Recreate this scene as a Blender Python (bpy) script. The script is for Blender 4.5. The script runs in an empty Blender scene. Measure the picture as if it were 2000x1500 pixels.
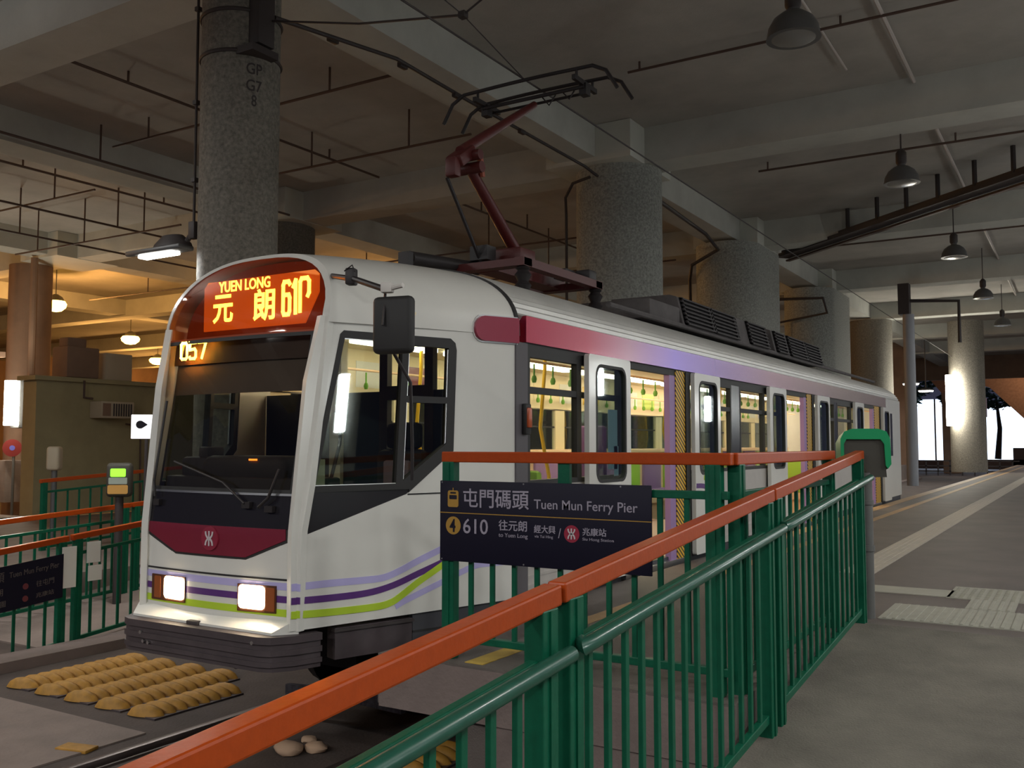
import bpy, bmesh, math, random
from mathutils import Vector, Matrix
from mathutils.geometry import tessellate_polygon
random.seed(7)
S = bpy.context.scene
COL = S.collection
PI = math.pi

# ------------------------------------------------------------------ camera, world, exposure
cam = bpy.data.objects.new('camera', bpy.data.cameras.new('camera'))
COL.objects.link(cam)
cam.data.sensor_width = 36.0
cam.data.lens = 1840 / 2000 * 36.0
cam.data.clip_end = 400
cam.location = (0, 0, 1.196)
cam.rotation_euler = (math.radians(90 + 3.669), 0, math.radians(31.345))
S.camera = cam
S.view_settings.view_transform = 'Standard'
S.view_settings.look = 'None'
S.view_settings.gamma = 1
S.view_settings.use_curve_mapping = False
S.view_settings.exposure = 1.05
w = bpy.data.worlds.new('night')
S.world = w
w.use_nodes = True
w.node_tree.nodes['Background'].inputs[0].default_value = (0.30, 0.32, 0.55, 1)
w.node_tree.nodes['Background'].inputs[1].default_value = 0.05
TUBE_W = 120.0      # each added fill fluorescent over platform and tracks
SOD_W = 170.0       # each sodium lamp

# ------------------------------------------------------------------ materials
MATS = {}
def mat(name, col, rough=0.6, metal=0.0, var=0.0, scale=6.0, bump=0.0, bscale=40.0, emit=None, estr=0.0, coat=0.0, spec=0.5, dirt=None):
    if name in MATS: return MATS[name]
    m = bpy.data.materials.new(name); m.use_nodes = True
    nt = m.node_tree; b = nt.nodes['Principled BSDF']
    b.inputs['Base Color'].default_value = (*col, 1)
    b.inputs['Roughness'].default_value = rough
    b.inputs['Metallic'].default_value = metal
    b.inputs['Specular IOR Level'].default_value = spec
    b.inputs['Coat Weight'].default_value = coat
    b.inputs['Coat Roughness'].default_value = 0.12
    if emit:
        b.inputs['Emission Color'].default_value = (*emit, 1)
        b.inputs['Emission Strength'].default_value = estr
    tc = nt.nodes.new('ShaderNodeTexCoord')
    if var > 0 or dirt:
        n = nt.nodes.new('ShaderNodeTexNoise'); n.inputs['Scale'].default_value = scale
        n.inputs['Detail'].default_value = 8; n.inputs['Roughness'].default_value = 0.62
        nt.links.new(tc.outputs['Object'], n.inputs['Vector'])
        r = nt.nodes.new('ShaderNodeValToRGB')
        r.color_ramp.elements[0].position = 0.3; r.color_ramp.elements[1].position = 0.72
        lo = dirt if dirt else tuple(c * (1 - var) for c in col)
        hi = tuple(min(1, c * (1 + var)) for c in col)
        r.color_ramp.elements[0].color = (*lo, 1); r.color_ramp.elements[1].color = (*hi, 1)
        nt.links.new(n.outputs['Fac'], r.inputs['Fac'])
        nt.links.new(r.outputs['Color'], b.inputs['Base Color'])
    if bump > 0:
        n2 = nt.nodes.new('ShaderNodeTexNoise'); n2.inputs['Scale'].default_value = bscale
        n2.inputs['Detail'].default_value = 4
        nt.links.new(tc.outputs['Object'], n2.inputs['Vector'])
        bp = nt.nodes.new('ShaderNodeBump'); bp.inputs['Strength'].default_value = bump
        bp.inputs['Distance'].default_value = 0.02
        nt.links.new(n2.outputs['Fac'], bp.inputs['Height'])
        nt.links.new(bp.outputs['Normal'], b.inputs['Normal'])
    MATS[name] = m
    return m

def glass(name, tint, ior=1.5, rough=0.02):
    m = bpy.data.materials.new(name); m.use_nodes = True
    nt = m.node_tree; nt.nodes.clear()
    out = nt.nodes.new('ShaderNodeOutputMaterial'); mx = nt.nodes.new('ShaderNodeMixShader')
    tr = nt.nodes.new('ShaderNodeBsdfTransparent'); tr.inputs[0].default_value = (*tint, 1)
    gl = nt.nodes.new('ShaderNodeBsdfGlossy'); gl.inputs['Roughness'].default_value = rough
    lw = nt.nodes.new('ShaderNodeLayerWeight'); lw.inputs[0].default_value = 0.5
    pw = nt.nodes.new('ShaderNodeMath'); pw.operation = 'POWER'; pw.inputs[1].default_value = 3.6
    nt.links.new(lw.outputs['Facing'], pw.inputs[0])
    fr = nt.nodes.new('ShaderNodeMath'); fr.operation = 'MULTIPLY_ADD'; fr.inputs[1].default_value = 0.75; fr.inputs[2].default_value = (ior - 1) ** 2 / (ior + 1) ** 2
    nt.links.new(pw.outputs[0], fr.inputs[0])
    nt.links.new(fr.outputs[0], mx.inputs[0]); nt.links.new(tr.outputs[0], mx.inputs[1])
    nt.links.new(gl.outputs[0], mx.inputs[2]); nt.links.new(mx.outputs[0], out.inputs[0])
    MATS[name] = m
    return m

concrete = mat('concrete_soffit', (0.43, 0.41, 0.375), 0.9, var=0.16, scale=0.7, bump=0.15)
beamc = mat('concrete_beam', (0.52, 0.525, 0.48), 0.88, var=0.12, scale=1.0, bump=0.12)
capc = mat('painted_beam_end', (0.60, 0.61, 0.55), 0.85, var=0.06, scale=1.0)
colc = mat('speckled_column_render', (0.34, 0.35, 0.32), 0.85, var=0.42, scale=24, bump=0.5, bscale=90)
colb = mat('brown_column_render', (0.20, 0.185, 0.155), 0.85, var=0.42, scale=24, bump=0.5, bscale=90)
floorm = mat('asphalt_platform', (0.13, 0.108, 0.096), 0.62, var=0.18, scale=1.3, bump=0.25, bscale=120)
rampm = mat('ramp_concrete', (0.165, 0.15, 0.122), 0.85, var=0.28, scale=2.2, bump=0.3, bscale=90)
endwall = mat('platform_end_concrete', (0.20, 0.155, 0.14), 0.85, var=0.14, scale=3.0, bump=0.2)
trackm = mat('track_slab', (0.075, 0.056, 0.048), 0.85, var=0.3, scale=1.6, bump=0.3)
slabm = mat('pale_track_panel', (0.23, 0.18, 0.155), 0.85, var=0.15, scale=3.0, bump=0.2)
tactile = mat('tactile_paving', (0.42, 0.37, 0.31), 0.7, var=0.08, scale=8)
tactile2 = mat('tactile_paving_green_grey', (0.34, 0.33, 0.275), 0.7, var=0.08, scale=8)
yellowp = mat('yellow_line_paint', (0.50, 0.33, 0.045), 0.6, var=0.15, scale=9)
edgep = mat('ochre_edge_paint', (0.36, 0.22, 0.10), 0.6, var=0.15, scale=5)
orange = mat('orange_rail_paint', (0.40, 0.055, 0.004), 0.36, var=0.08, scale=30, spec=0.3, coat=0.12, bump=0.04, bscale=70)
green = mat('green_rail_paint', (0.002, 0.098, 0.050), 0.42, var=0.15, scale=14, spec=0.3, coat=0.05, bump=0.05, bscale=60)
greenl = mat('pale_green_handrail', (0.012, 0.085, 0.055), 0.30, var=0.12, scale=20, coat=0.2)
white = mat('cream_white_tram_paint', (0.74, 0.73, 0.68), 0.32, var=0.03, scale=2, coat=0.35)
black = mat('black_gloss_panel', (0.016, 0.014, 0.018), 0.22)
rubber = mat('black_rubber', (0.018, 0.017, 0.017), 0.6)
bumperm = mat('dark_brown_bumper', (0.065, 0.050, 0.054), 0.5, var=0.2, scale=8)
skirtm = mat('charcoal_skirt', (0.05, 0.05, 0.058), 0.55, var=0.15, scale=6)
under = mat('underframe_black', (0.012, 0.011, 0.012), 0.8)
crimson = mat('crimson_paint', (0.20, 0.012, 0.032), 0.35, coat=0.3)
lav = mat('lavender_stripe', (0.50, 0.46, 0.78), 0.35)
purple = mat('purple_stripe', (0.11, 0.035, 0.20), 0.35)
lime = mat('lime_stripe', (0.47, 0.66, 0.04), 0.35)
chrome = mat('brushed_steel_trim', (0.6, 0.6, 0.6), 0.3, 1.0)
roofm = mat('fluted_roof_steel', (0.62, 0.61, 0.58), 0.36, 0.45, var=0.08, scale=3)
louvre = mat('dark_louvre', (0.035, 0.030, 0.032), 0.6)
roofbox = mat('dusty_roof_box', (0.10, 0.09, 0.09), 0.8, var=0.2)
pantored = mat('pantograph_red', (0.085, 0.010, 0.009), 0.45)
pantob = mat('pantograph_dark', (0.02, 0.016, 0.017), 0.5)
iron = mat('dark_iron', (0.045, 0.035, 0.034), 0.6)
pipem = mat('brown_painted_pipe', (0.10, 0.06, 0.045), 0.6)
pipel = mat('pale_conduit', (0.55, 0.50, 0.46), 0.5)
steelp = mat('grey_pole_paint', (0.11, 0.11, 0.105), 0.55, var=0.15)
cream = mat('cream_lining', (0.86, 0.74, 0.50), 0.5)
peach = mat('peach_seat_trim', (0.85, 0.58, 0.38), 0.5)
seatp = mat('purple_upholstery', (0.30, 0.17, 0.38), 0.7)
seatg = mat('green_upholstery', (0.36, 0.60, 0.06), 0.7)
seatd = mat('deep_purple_back', (0.12, 0.04, 0.16), 0.7)
poley = mat('yellow_grab_pole', (0.85, 0.50, 0.02), 0.35)
strapg = mat('green_hand_strap', (0.18, 0.45, 0.05), 0.5)
tubem = mat('lit_fluorescent_tube', (1, 1, 1), 0.4, emit=(1.0, 0.97, 0.90), estr=9)
salonm = mat('saloon_light_diffuser', (1, 1, 1), 0.4, emit=(1.0, 0.86, 0.62), estr=6.5)
sodm = mat('lit_sodium_lamp', (1, 0.6, 0.2), 0.4, emit=(1.0, 0.50, 0.07), estr=12)
headm = mat('lit_headlamp', (1, 1, 1), 0.4, emit=(1.0, 0.80, 0.52), estr=14)
amber = mat('amber_lens', (0.22, 0.06, 0.02), 0.3, emit=(1, 0.25, 0.03), estr=0.02)
ledm = mat('amber_led', (1, 0.6, 0.05), 0.5, emit=(1.0, 0.56, 0.06), estr=9.0)
ledback = mat('display_backing', (0.10, 0.02, 0.005), 0.5, emit=(0.95, 0.20, 0.014), estr=0.36)  # bloom round the LEDs put in as emission
destm = mat('destination_housing', (0.075, 0.016, 0.006), 0.3, emit=(0.5, 0.07, 0.01), estr=0.09)  # LED light on the housing painted in as brown and faint emission
navy = mat('navy_sign', (0.006, 0.005, 0.018), 0.55, spec=0.25)
signw = mat('sign_white', (0.34, 0.31, 0.38), 0.6)
signg = mat('sign_gold', (0.40, 0.22, 0.03), 0.6)
signr = mat('sign_red', (0.30, 0.012, 0.04), 0.5)
logow = mat('logo_white', (0.60, 0.54, 0.56), 0.5)
humpm = mat('yellow_hump_plastic', (0.40, 0.20, 0.028), 0.6, var=0.25, scale=14)
hood = mat('green_hood', (0.01, 0.30, 0.11), 0.3, coat=0.4)
readerb = mat('reader_back', (0.05, 0.045, 0.035), 0.6)
screeng = mat('lit_green_screen', (0.3, 1, 0.1), 0.4, emit=(0.28, 1.0, 0.02), estr=0.6)
paper = mat('white_notice', (0.8, 0.8, 0.78), 0.6)
litpaper = mat('backlit_notice', (0.9, 0.9, 0.9), 0.6, emit=(1, 1, 1), estr=0.4)
wallg = mat('olive_painted_wall', (0.36, 0.31, 0.17), 0.85, var=0.12, scale=1.4)
wallb = mat('brown_painted_wall', (0.24, 0.15, 0.10), 0.85, var=0.2, scale=0.8)
outglow = mat('floodlit_outdoors_glow', (0.9, 0.9, 0.95), 0.4, emit=(0.66, 0.80, 1.0), estr=1.3)  # bright outdoors imitated by a glowing material
leafm = mat('dark_green_leaves', (0.03, 0.09, 0.07), 0.7, var=0.4, scale=3)
bark = mat('tree_bark', (0.06, 0.045, 0.035), 0.9)
railsteel = mat('worn_rail_steel', (0.16, 0.13, 0.12), 0.4, 0.8)
acm = mat('air_conditioner_casing', (0.50, 0.42, 0.30), 0.6)
lampgrey = mat('grey_lamp_shade', (0.12, 0.12, 0.12), 0.45, 0.3)
stonem = mat('pale_stone', (0.45, 0.30, 0.20), 0.9)
blindm = mat('grey_sun_blind', (0.16, 0.13, 0.12), 0.8)
cabdark = mat('cab_dark_plastic', (0.03, 0.026, 0.027), 0.7)
partm = mat('dark_blue_partition', (0.012, 0.017, 0.028), 0.5)
redsign = mat('red_disc', (0.16, 0.012, 0.010), 0.5)
blues = mat('blue_print', (0.10, 0.10, 0.40), 0.5)
camwhite = mat('mirror_clamp_white', (0.65, 0.62, 0.58), 0.5)
win = glass('window_glass', (0.90, 0.94, 0.90))
wing = glass('tinted_door_glass', (0.62, 0.72, 0.74), 1.7)
wscr = glass('windscreen_glass', (0.80, 0.78, 0.74), 1.45)
wcab = glass('cab_side_glass', (0.72, 0.78, 0.76), 1.55)

# cantrail band: crimson paint, with violet and mauve reflections painted in as a ramp
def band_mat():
    m = mat('cantrail_paint_reflections', (0.4, 0.1, 0.2), 0.26, 0.55, coat=0.3)
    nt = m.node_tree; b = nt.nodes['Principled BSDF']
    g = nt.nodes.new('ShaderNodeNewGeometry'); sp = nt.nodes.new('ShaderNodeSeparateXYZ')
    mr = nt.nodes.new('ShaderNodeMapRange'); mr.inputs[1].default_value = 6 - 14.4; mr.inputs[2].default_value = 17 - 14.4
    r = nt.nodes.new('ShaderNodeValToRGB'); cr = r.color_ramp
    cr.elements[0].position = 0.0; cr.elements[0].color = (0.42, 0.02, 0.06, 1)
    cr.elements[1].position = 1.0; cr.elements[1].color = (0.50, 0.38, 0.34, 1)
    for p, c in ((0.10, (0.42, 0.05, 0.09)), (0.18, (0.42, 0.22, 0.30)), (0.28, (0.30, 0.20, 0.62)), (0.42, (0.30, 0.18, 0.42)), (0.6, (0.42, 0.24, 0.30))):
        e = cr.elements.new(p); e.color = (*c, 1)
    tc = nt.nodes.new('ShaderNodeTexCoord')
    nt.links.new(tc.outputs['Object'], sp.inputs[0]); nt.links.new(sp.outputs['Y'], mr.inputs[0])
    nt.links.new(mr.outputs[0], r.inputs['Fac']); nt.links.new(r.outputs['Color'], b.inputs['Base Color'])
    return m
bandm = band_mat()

def hazard_mat():
    m = mat('black_yellow_hazard_tape', (0.7, 0.4, 0.03), 0.5)
    nt = m.node_tree; b = nt.nodes['Principled BSDF']
    tc = nt.nodes.new('ShaderNodeTexCoord'); mp = nt.nodes.new('ShaderNodeMapping')
    mp.inputs['Rotation'].default_value = (math.radians(35), 0, 0)
    wv = nt.nodes.new('ShaderNodeTexWave'); wv.bands_direction = 'Z'; wv.inputs['Scale'].default_value = 7.5
    r = nt.nodes.new('ShaderNodeValToRGB'); r.color_ramp.interpolation = 'CONSTANT'
    r.color_ramp.elements[0].color = (0.03, 0.02, 0.01, 1); r.color_ramp.elements[1].position = 0.42
    r.color_ramp.elements[1].color = (0.80, 0.45, 0.02, 1)
    nt.links.new(tc.outputs['Object'], mp.inputs[0]); nt.links.new(mp.outputs[0], wv.inputs['Vector'])
    nt.links.new(wv.outputs['Fac'], r.inputs['Fac']); nt.links.new(r.outputs['Color'], b.inputs['Base Color'])
    return m
hazard = hazard_mat()

# ------------------------------------------------------------------ geometry helpers
class MB:
    def __init__(self): self.bm = bmesh.new()
    def box(self, c, s, rz=0, bev=0.0, seg=2, rx=0, ry=0):
        r = bmesh.ops.create_cube(self.bm, size=1.0)
        vs = r['verts']
        M = Matrix.Translation(Vector(c)) @ Matrix.Rotation(rz, 4, 'Z') @ Matrix.Rotation(ry, 4, 'Y') @ Matrix.Rotation(rx, 4, 'X') @ Matrix.Diagonal((*s, 1))
        bmesh.ops.transform(self.bm, matrix=M, verts=vs)
        if bev > 0:
            es = list({e for v in vs for e in v.link_edges})
            bmesh.ops.bevel(self.bm, geom=es, offset=bev, segments=seg, affect='EDGES', profile=0.5)
        return self
    def ab(self, a, b, bev=0.0, seg=2):          # box from min corner to max corner
        return self.box([(a[i] + b[i]) / 2 for i in range(3)], [abs(b[i] - a[i]) for i in range(3)], bev=bev, seg=seg)
    def tube(self, pts, r, n=10, cap=True):
        pts = [Vector(p) for p in pts]; rings = []
        rr = r if isinstance(r, (list, tuple)) else [r] * len(pts)
        up = None
        for i, p in enumerate(pts):
            if i == 0: t = pts[1] - p
            elif i == len(pts) - 1: t = p - pts[i - 1]
            else: t = (pts[i + 1] - p).normalized() + (p - pts[i - 1]).normalized()
            t.normalize()
            if up is None: up = Vector((0, 0, 1)) if abs(t.z) < 0.9 else Vector((1, 0, 0))
            a = t.cross(up).normalized(); b = t.cross(a).normalized(); up = -b if b.dot(up) < 0 else b
            a = t.cross(up).normalized()
            rings.append([self.bm.verts.new(p + (a * math.cos(2 * PI * k / n) + up * math.sin(2 * PI * k / n)) * rr[i]) for k in range(n)])
        for i in range(len(rings) - 1):
            for k in range(n):
                self.bm.faces.new((rings[i][k], rings[i][(k + 1) % n], rings[i + 1][(k + 1) % n], rings[i + 1][k]))
        if cap:
            self.bm.faces.new(rings[0][::-1]); self.bm.faces.new(rings[-1])
        return self
    def bar(self, a, b, wd, ht, bev=0.0):         # rectangular bar from a to b, wd horizontal, ht vertical-ish
        a, b = Vector(a), Vector(b); d = b - a; L = d.length; d.normalize()
        up = Vector((0, 0, 1)) if abs(d.z) < 0.95 else Vector((0, 1, 0))
        x = d.cross(up).normalized(); z = x.cross(d).normalized()
        M = Matrix((x, d, z)).transposed().to_4x4(); M.translation = (a + b) / 2
        r = bmesh.ops.create_cube(self.bm, size=1.0); vs = r['verts']
        bmesh.ops.transform(self.bm, matrix=M @ Matrix.Diagonal((wd, L, ht, 1)), verts=vs)
        if bev > 0:
            es = list({e for v in vs for e in v.link_edges})
            bmesh.ops.bevel(self.bm, geom=es, offset=bev, segments=2, affect='EDGES', profile=0.5)
        return self
    def lathe(self, prof, c=(0, 0, 0), n=32, sx=1.0, sy=1.0, ax='Z'):
        rings = []
        for r, z in prof:
            ring = []
            for k in range(n):
                a = 2 * PI * k / n; x, y = r * math.cos(a) * sx, r * math.sin(a) * sy
                p = (x, y, z) if ax == 'Z' else ((x, z, y) if ax == 'Y' else (z, x, y))
                ring.append(self.bm.verts.new(Vector(c) + Vector(p)))
            rings.append(ring)
        for i in range(len(rings) - 1):
            for k in range(n):
                self.bm.faces.new((rings[i][k], rings[i][(k + 1) % n], rings[i + 1][(k + 1) % n], rings[i + 1][k]))
        if prof[0][0] > 1e-6: self.bm.faces.new(rings[0][::-1])
        if prof[-1][0] > 1e-6: self.bm.faces.new(rings[-1])
        return self
    def prism(self, pts, fn, t0, t1):             # closed 2D outline extruded: fn(u, v, t)
        A = [self.bm.verts.new(fn(u, v, t0)) for u, v in pts]; B = [self.bm.verts.new(fn(u, v, t1)) for u, v in pts]
        n = len(pts)
        self.bm.faces.new(A); self.bm.faces.new(B[::-1])
        for k in range(n): self.bm.faces.new((A[k], B[k], B[(k + 1) % n], A[(k + 1) % n]))
        return self
    def build(self, name, m, parent=None, smooth=True, ang=35):
        me = bpy.data.meshes.new(name)
        bmesh.ops.recalc_face_normals(self.bm, faces=self.bm.faces)
        self.bm.to_mesh(me); self.bm.free()
        return link_mesh(name, me, m, parent, smooth, ang)

def link_mesh(name, me, m, parent=None, smooth=True, ang=35):
    if smooth:
        for p in me.polygons: p.use_smooth = True
        me.set_sharp_from_angle(angle=math.radians(ang))
    me.materials.append(m)
    o = bpy.data.objects.new(name, me); COL.objects.link(o)
    if parent:
        o.parent = parent
        o.matrix_parent_inverse = parent.matrix_basis.inverted() if False else Matrix.Identity(4)
        pl = Vector((0, 0, 0)); q = parent
        while q: pl += q.location; q = q.parent
        me.transform(Matrix.Translation(-pl))
    return o

def tag(o, label, cat, group=None, kind=None):
    o['label'] = label; o['category'] = cat
    if group: o['group'] = group
    if kind: o['kind'] = kind
    return o
def thing(name, label, cat, loc=(0, 0, 0), group=None, kind=None):
    o = bpy.data.objects.new(name, None); COL.objects.link(o); o.location = loc; o.empty_display_size = 0.1
    return tag(o, label, cat, group, kind)
def struct(name, mb, m, smooth=False):
    o = mb.build(name, m, None, smooth); o['kind'] = 'structure'; return o
def copy_tree(o, parent=None):
    c = o.copy(); COL.objects.link(c); c.parent = parent
    for ch in list(o.children): copy_tree(ch, c)
    return c
def place(o, loc, label, group=None):
    c = copy_tree(o); c.location = loc; c['label'] = label
    if group: c['group'] = group
    return c

def skin(name, loops, fn, m, parent=None, t=0.02, du=0.1, dv=0.1, smooth=True, ang=40):
    """closed panel cut to outline loops (u, v), bent by fn(u, v, depth)"""
    L3 = [[Vector((u, v, 0)) for u, v in lp] for lp in loops]
    flat = [p for lp in L3 for p in lp]
    bm = bmesh.new(); vs = [bm.verts.new(p) for p in flat]
    for a, b, c in tessellate_polygon(L3):
        try: bm.faces.new((vs[a], vs[b], vs[c]))
        except ValueError: pass
    us = [p.x for p in flat]; vv = [p.y for p in flat]
    for (lo, hi, d, no) in ((min(us), max(us), du, (1, 0, 0)), (min(vv), max(vv), dv, (0, 1, 0))):
        if not d: continue
        k = math.floor(lo / d) + 1
        while k * d < hi:
            co = (k * d, 0, 0) if no[0] else (0, k * d, 0)
            bmesh.ops.bisect_plane(bm, geom=bm.verts[:] + bm.edges[:] + bm.faces[:], plane_co=co, plane_no=no, dist=1e-6)
            k += 1
    bmesh.ops.remove_doubles(bm, verts=bm.verts, dist=1e-5)
    out = bmesh.new(); A = {}; B = {}
    for v in bm.verts:
        A[v] = out.verts.new(fn(v.co.x, v.co.y, 0.0)); B[v] = out.verts.new(fn(v.co.x, v.co.y, t))
    for f in bm.faces:
        try:
            out.faces.new([A[v] for v in f.verts]); out.faces.new([B[v] for v in reversed(f.verts)])
        except ValueError: pass
    for e in bm.edges:
        if len(e.link_faces) == 1:
            a, b = e.verts
            try: out.faces.new((A[a], A[b], B[b], B[a]))
            except ValueError: pass
    bm.free()
    bmesh.ops.recalc_face_normals(out, faces=out.faces)
    me = bpy.data.meshes.new(name); out.to_mesh(me); out.free()
    return link_mesh(name, me, m, parent, smooth, ang)

def ribbon(pts, wd):
    """outline of a band along a 2D polyline"""
    up, dn = [], []
    for i, p in enumerate(pts):
        a = pts[max(i - 1, 0)]; b = pts[min(i + 1, len(pts) - 1)]
        dx, dy = b[0] - a[0], b[1] - a[1]; l = math.hypot(dx, dy)
        nx, ny = -dy / l, dx / l
        up.append((p[0] + nx * wd / 2, p[1] + ny * wd / 2)); dn.append((p[0] - nx * wd / 2, p[1] - ny * wd / 2))
    return up + dn[::-1]
def rrect(u0, v0, u1, v1, r, n=5):
    o = []
    for cx, cy, a0 in ((u1 - r, v0 + r, -90), (u1 - r, v1 - r, 0), (u0 + r, v1 - r, 90), (u0 + r, v0 + r, 180)):
        for k in range(n + 1):
            a = math.radians(a0 + 90 * k / n); o.append((cx + r * math.cos(a), cy + r * math.sin(a)))
    return o
def circ(cx, cy, r, n=28): return [(cx + r * math.cos(2 * PI * k / n), cy + r * math.sin(2 * PI * k / n)) for k in range(n)]
def smoothline(pts, n=4):
    o = []
    for i in range(len(pts) - 1):
        p0, p1, p2, p3 = pts[max(i - 1, 0)], pts[i], pts[i + 1], pts[min(i + 2, len(pts) - 1)]
        for k in range(n):
            t = k / n
            o.append(tuple(0.5 * ((2 * p1[j]) + (-p0[j] + p2[j]) * t + (2 * p0[j] - 5 * p1[j] + 4 * p2[j] - p3[j]) * t * t + (-p0[j] + 3 * p1[j] - 3 * p2[j] + p3[j]) * t ** 3) for j in (0, 1)))
    return o + [pts[-1]]

def text(name, s, box, fn, m, parent=None, bold=0.0, depth=0.004, tilt=0.0, clip=None):
    """lettering fitted to box (u0, v0, u1, v1) and laid on fn(u, v, depth)"""
    cu = bpy.data.curves.new(name, 'FONT'); cu.body = s; cu.offset = bold; cu.resolution_u = 3; cu.extrude = 0
    o = bpy.data.objects.new(name, cu); COL.objects.link(o)
    dg = bpy.context.evaluated_depsgraph_get(); dg.update()
    me = bpy.data.meshes.new_from_object(o.evaluated_get(dg)); bpy.data.objects.remove(o)
    xs = [v.co.x for v in me.vertices]; ys = [v.co.y for v in me.vertices]
    x0, x1, y0, y1 = min(xs), max(xs), min(ys), max(ys)
    bm = bmesh.new(); bm.from_mesh(me); bpy.data.meshes.remove(me)
    bmesh.ops.remove_doubles(bm, verts=bm.verts, dist=1e-5)
    u0, v0, u1, v1 = box
    for v in bm.verts:
        v.co.x = u0 + (v.co.x - x0) / (x1 - x0) * (u1 - u0)
        v.co.y = v0 + (v.co.y - y0) / (y1 - y0) * (v1 - v0)
    if clip:
        bmesh.ops.bisect_plane(bm, geom=bm.verts[:] + bm.edges[:] + bm.faces[:], plane_co=(*clip[0], 0), plane_no=(*clip[1], 0), clear_outer=True)
    for v in bm.verts: v.co.y += tilt * (v.co.x - (u0 + u1) / 2); v.co.z = 0
    out = bmesh.new(); A = {}; B = {}
    for v in bm.verts: A[v] = out.verts.new(fn(v.co.x, v.co.y, -depth)); B[v] = out.verts.new(fn(v.co.x, v.co.y, 0.001))
    for f in bm.faces:
        out.faces.new([A[v] for v in f.verts]); out.faces.new([B[v] for v in reversed(f.verts)])
    for e in bm.edges:
        if len(e.link_faces) == 1:
            a, b = e.verts
            try: out.faces.new((A[a], A[b], B[b], B[a]))
            except ValueError: pass
    bm.free(); bmesh.ops.recalc_face_normals(out, faces=out.faces)
    me = bpy.data.meshes.new(name); out.to_mesh(me); out.free()
    return link_mesh(name, me, m, parent, False)

def railway_logo(fn, cx, cz, r, parent, disc_mat, rimt=0.0):
    d = skin('logo_disc', [circ(cx, cz, r)], lambda u, v, t: fn(u, v, t - 0.008 - rimt), disc_mat, parent, 0.008 + rimt, 0, 0)
    f2 = lambda u, v, t: fn(cx + u * r, cz + v * r, t - 0.012 - rimt)
    mb = MB()
    shapes = [[(0, 0.62), (0, 0.05)], [(0, -0.05), (0, -0.62)], [(0, 0.05), (0, -0.05)]]
    arc1 = smoothline([(-0.42, 0.58), (-0.36, 0.28), (-0.12, 0.03), (0.12, 0.03), (0.36, 0.28), (0.42, 0.58)])
    arc2 = smoothline([(-0.42, -0.58), (-0.36, -0.28), (-0.12, -0.03), (0.12, -0.03), (0.36, -0.28), (0.42, -0.58)])
    for s in shapes + [arc1, arc2]:
        rb = ribbon(s, 0.16); n = len(rb) // 2
        for k in range(n - 1):
            q = [rb[k], rb[k + 1], rb[2 * n - 2 - k], rb[2 * n - 1 - k]]
            mb.prism(q, lambda u, v, t: f2(u, v, t), 0, 0.003)
    mb.build('logo_symbol', logow, d, False)
    return d

def area(name, loc, sx, sy, power, col, parent=None, rot=(0, 0, 0)):
    l = bpy.data.lights.new(name, 'AREA'); l.shape = 'RECTANGLE'; l.size = sx; l.size_y = sy; l.energy = power; l.color = col
    o = bpy.data.objects.new(name, l); COL.objects.link(o); o.location = loc; o.rotation_euler = rot
    if parent: o.parent = parent
    return o
def point(name, loc, power, col, r=0.1, parent=None):
    l = bpy.data.lights.new(name, 'POINT'); l.energy = power; l.color = col; l.shadow_soft_size = r
    o = bpy.data.objects.new(name, l); COL.objects.link(o); o.location = loc
    if parent: o.parent = parent
    return o

# ================================================================== SETTING
GZ = -0.92                    # top of the track slab
CZ = 7.30                     # soffit
RY = 6.70                     # where the ramp meets the platform
SL = 0.085
def rz(y): return -SL * (RY - y) if y < RY else 0.0

struct('ground', MB().ab((-70, -14, GZ - 0.4), (14, 130, GZ)), trackm)
struct('floor_platform', MB().ab((-3.52, RY, GZ), (9, 62, 0.0)).ab((-3.52, 4.30, -0.28), (-1.42, RY, 0.0)).ab((-3.0, 4.34, GZ), (-1.42, RY, -0.27)), floorm)
mb = MB()
mb.prism([(RY, 0.0), (-8, rz(-8)), (-8, GZ - 0.1), (RY, GZ - 0.1)], lambda u, v, t: (t, u, v), -1.42, 5.0)
struct('floor_ramp', mb, rampm)
struct('wall_platform_end', MB().ab((-3.50, 4.285, -0.29), (-1.44, 4.30, -0.012)).ab((-2.72, 4.30, GZ), (-1.44, 4.338, -0.29)), endwall)
struct('floor_track_panel', MB().ab((-8.4, 2.0, GZ), (-5.95, 4.62, GZ + 0.012)), slabm)
struct('ceiling', MB().ab((-70, -14, CZ), (14, 72, CZ + 0.3)), concrete)
# grid of beams: long ones with the tracks, cross ones over the platform
BX = [-8.25, -16.9, -25.8, -35.0]
for i, x in enumerate(BX): struct('trim_%d' % (i + 1), MB().ab((x - 0.42, -14, 6.67), (x + 0.42, 72, CZ)), beamc)
BY = [7.5, 16.95, 25.7, 34.4, 43.2, 52.0, 61.0]
for i, y in enumerate(BY): struct('trim_%d' % (i + 5), MB().ab((-70, y - 0.38, 6.60), (14, y + 0.38, CZ)), beamc)

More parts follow.
